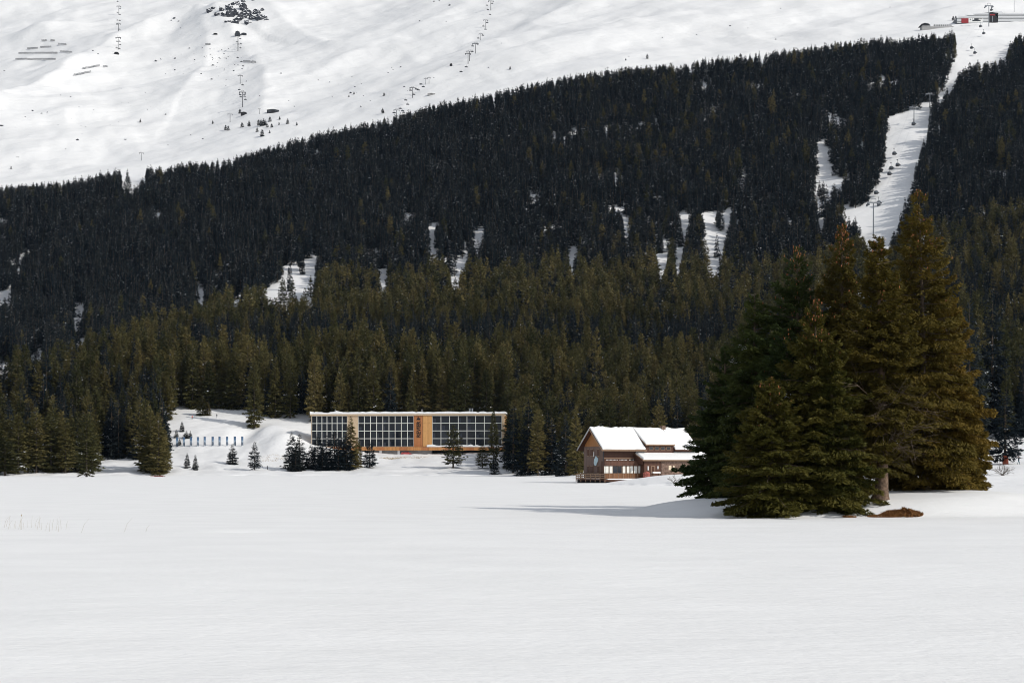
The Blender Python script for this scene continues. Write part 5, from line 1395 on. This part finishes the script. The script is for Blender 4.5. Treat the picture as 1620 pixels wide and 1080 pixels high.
for px, py in ((1386, 305), (1390.3, 321), (1414.7, 243), (1420, 261), (1410, 266), (1407, 275), (1445, 196), (1551, 41), (1556, 52), (1537, 75), (1542, 83), (1568.3, 15)):
    p = cast(px, py + 7); kk = p.y/F
    e = empty('gondola_cabin', ((px-810)/F*p.y, p.y, CAMH + (735-py-2.5)/F*p.y), 0.4); s = 1.15 + .15*(p.y < 1400); e.scale = (s, s, s)
    w = 'low over the ski run by the tall pylon' if px < 1400 else ('over the middle of the ski run' if px < 1440 else ('below the pylon atop the ski run' if px < 1500 else 'over the snow below the mountain station'))
    tag(e, 'dark gondola cabin hanging ' + w, 'gondola', 'gondola cabins ' + w)
    for nme, me_ in zip(('shell', 'window_band', 'hanger', 'ski_rack'), cb): link(nme, me_, e)
mb = MB()
for a, b in zip(pyl[:-1], pyl[1:]):
    for off in (-3.6, 3.6):
        pr = None
        for i in range(9):
            f = i/8; q = a.lerp(b, f) + Vector((off, 0, -4*f*(1-f)*(b-a).length*.01))
            if pr is not None: mb.bar(pr, q, .035, .035, 3)
            pr = q
tag(mb.build('gondola_cable', M['steel']), 'pair of thin gondola cables climbing over the ski run', 'cable')

M['signred'] = plain('sign_red', (0.28, 0.03, 0.035), 0.6, 0.2)
ms = cast(1560, 37); sk = ms.y/F
sta = empty('mountain_station', (ms.x, ms.y+2, ms.z - .5)); tag(sta, 'pale slatted gondola station with red sign and dark arched entrance at the top right', 'station')
sxp = lambda px: (px-1560)*sk
szp = lambda py: (37-py)*sk + .5
M['slat'] = plain('pale_slat', (0.72, 0.73, 0.74), 0.7, 0.2, var=0.1)
M['gap'] = plain('station_wall', (0.16, 0.165, 0.175), 0.8, 0.2)
mb = MB(); pr = [(1515.5, 37), (1565, 37), (1565, 19), (1550, 20.6), (1532, 24), (1515.5, 27)]
mb.quad([(sxp(x), 0.6, szp(y)) for x, y in pr]); mb.quad([(sxp(x), 22, szp(y)) for x, y in reversed(pr)])
for i in range(6): a, b = pr[i], pr[(i+1) % 6]; mb.quad([(sxp(b[0]), .6, szp(b[1])), (sxp(a[0]), .6, szp(a[1])), (sxp(a[0]), 22, szp(a[1])), (sxp(b[0]), 22, szp(b[1]))])
mb.build('wall', M['gap'], sta)
MB().box(sxp(1580), sxp(1640), 0.6, 24, -1, szp(21)).build('wall', M['gap'], sta)
MB().box(sxp(1565)+.01, sxp(1580)-.01, 6, 22, -1, szp(18.5)).build('wall', M['gap'], sta)
for i in range(7):
    py = 35.5 - i*2.3
    x0 = sxp(1515 + max(0, (26.5-py)*4.6)); 
    if py < 26.5: x0 = sxp(1515.3 + (26.5-py)*5.2)
    if x0 < sxp(1563): MB().box(x0, sxp(1565), 0.0, .55, szp(py), szp(py-1.3)).build('slat', M['slat'], sta)
    if py > 21.5: MB().box(sxp(1580)+.01, sxp(1640), 0.0, .55, szp(py), szp(py-1.3)).build('slat', M['slat'], sta)
MB().box(sxp(1521.7), sxp(1533), -.25, -.01, szp(36), szp(28.6)).build('red_sign', M['signred'], sta)
MB().box(sxp(1533)+.02, sxp(1555.5), -.2, -.01, szp(34.5), szp(27.8)).build('picture_sign', M['white'], sta)
g = random.Random(2); mb = MB()
for x0, x1, y0_, y1_ in ((1535, 1537, 29.5, 31), (1538.5, 1540, 29.3, 30.3), (1539, 1552, 31.3, 33.3), (1542, 1549, 28.6, 31.2), (1549, 1555, 29, 30)):
    mb.box(sxp(x0), sxp(x1), -.3, -.21, szp(y1_), szp(y0_))
mb.build('sign_print', M['darksteel'], sta)
mb = MB(); arc = [(1565.5, 36), (1579.5, 36), (1579.8, 29), (1577, 25), (1575, 20), (1572, 18.6), (1567, 18.8), (1565.5, 20)]
mb.quad([(sxp(x), .2, szp(y)) for x, y in arc]); mb.quad([(sxp(x), 5.9, szp(y)) for x, y in reversed(arc)])
for i in range(8): a, b = arc[i], arc[(i+1) % 8]; mb.quad([(sxp(b[0]), .2, szp(b[1])), (sxp(a[0]), .2, szp(a[1])), (sxp(a[0]), 5.9, szp(a[1])), (sxp(b[0]), 5.9, szp(b[1]))])
mb.build('entrance', M['black'], sta)  # solid black block paints the darkness inside the opening
MB().box(sxp(1567), sxp(1575), -.1, .19, szp(24), szp(22)).build('entrance_sign', M['signred'], sta)
MB().box(sxp(1570.2), sxp(1571.6), -.1, .19, szp(34), szp(25)).build('pillar', M['steel'], sta)
mb = MB(); mb.hexa([(sxp(1572), 0, szp(19)), (sxp(1590), 0, szp(21)), (sxp(1590), 22, szp(21)), (sxp(1572), 22, szp(19)), (sxp(1573), 0, szp(17)), (sxp(1585), 0, szp(17.3)), (sxp(1585), 22, szp(17.3)), (sxp(1573), 22, szp(17))])
mb.build('roof', M['slat'], sta)
MB().box(sxp(1592), sxp(1607), 8, 9, szp(18), szp(17)).build('roof_rail', M['steel'], sta)
snow_strip(sxp(1590), sxp(1640), .2, 22, szp(21)+.02, 1.6, 21, step=4).build('roof_snow', M['snow'], sta)
MB().bar((sxp(1608), 6, szp(21)), (sxp(1608), 6, szp(-4)), .3, .2, 6).build('mast', M['steel'], sta)
rs = cast(1480, 46); rk = rs.y/F
res = empty('mountain_restaurant', rs); tag(res, 'low restaurant with dark domed roof half hidden by the tree line', 'restaurant')
rx = lambda px: (px-1480)*rk
rz_ = lambda py: (46-py)*rk
MB().box(rx(1459), rx(1472), 0, 10, -2, rz_(40.4)).build('wall', M['concrete'], res)
MB().box(rx(1472)+.01, rx(1509), 1, 10, -2, rz_(41.8)).build('terrace_wall', M['concrete'], res)
mb = MB(); pr = [(1456, 40.3), (1471.5, 40.3), (1469, 38), (1463, 36.8), (1458, 38.4)]
mb.quad([(rx(x), -.8, rz_(y)) for x, y in pr]); mb.quad([(rx(x), 10.5, rz_(y)) for x, y in reversed(pr)])
for i in range(5): a, b = pr[i], pr[(i+1) % 5]; mb.quad([(rx(b[0]), -.8, rz_(b[1])), (rx(a[0]), -.8, rz_(a[1])), (rx(a[0]), 10.5, rz_(a[1])), (rx(b[0]), 10.5, rz_(b[1]))])
mb.build('roof', M['void'], res)
uc = MB().lathe([(.1, 1.1), (.42, 1.3), (.3, 2.6), (.06, 3.4)], 8).mesh('canopy', M['black']); up_ = MB().bar((0, 0, 0), (0, 0, 3.5), .06, .05, 6).mesh('pole', M['steel'])
for px in (1479.5, 1482.5, 1485.3, 1488, 1491, 1494, 1497, 1500, 1503, 1506):
    e = empty('folded_parasol', rs + Vector((rx(px), 4, rz_(41.8)))); tag(e, 'folded dark parasol standing on the restaurant terrace', 'parasol', 'folded parasols on the restaurant terrace'); e.scale = (1.7, 1.7, 1.15)
    link('canopy', uc, e); link('pole', up_, e)

# ------------------------------------------------------------------ thin mountain haze: one closed box of even air
hm = bpy.data.materials.new('haze'); hm.use_nodes = True
hm.node_tree.nodes.clear()
pv = hm.node_tree.nodes.new('ShaderNodeVolumePrincipled'); pv.inputs['Density'].default_value = 1.4e-5
pv.inputs['Color'].default_value = (0.55, 0.74, 1.0, 1); pv.inputs['Anisotropy'].default_value = 0.2
hm.node_tree.links.new(pv.outputs[0], hm.node_tree.nodes.new('ShaderNodeOutputMaterial').inputs['Volume'])
zt_ = float(Z.max()) + 40
hz_ = MB().box(-2700, 3700, -650, 4500, -6, zt_).build('haze', hm)
tag(hz_, 'thin bluish mountain haze filling the valley air', 'haze', kind='stuff')
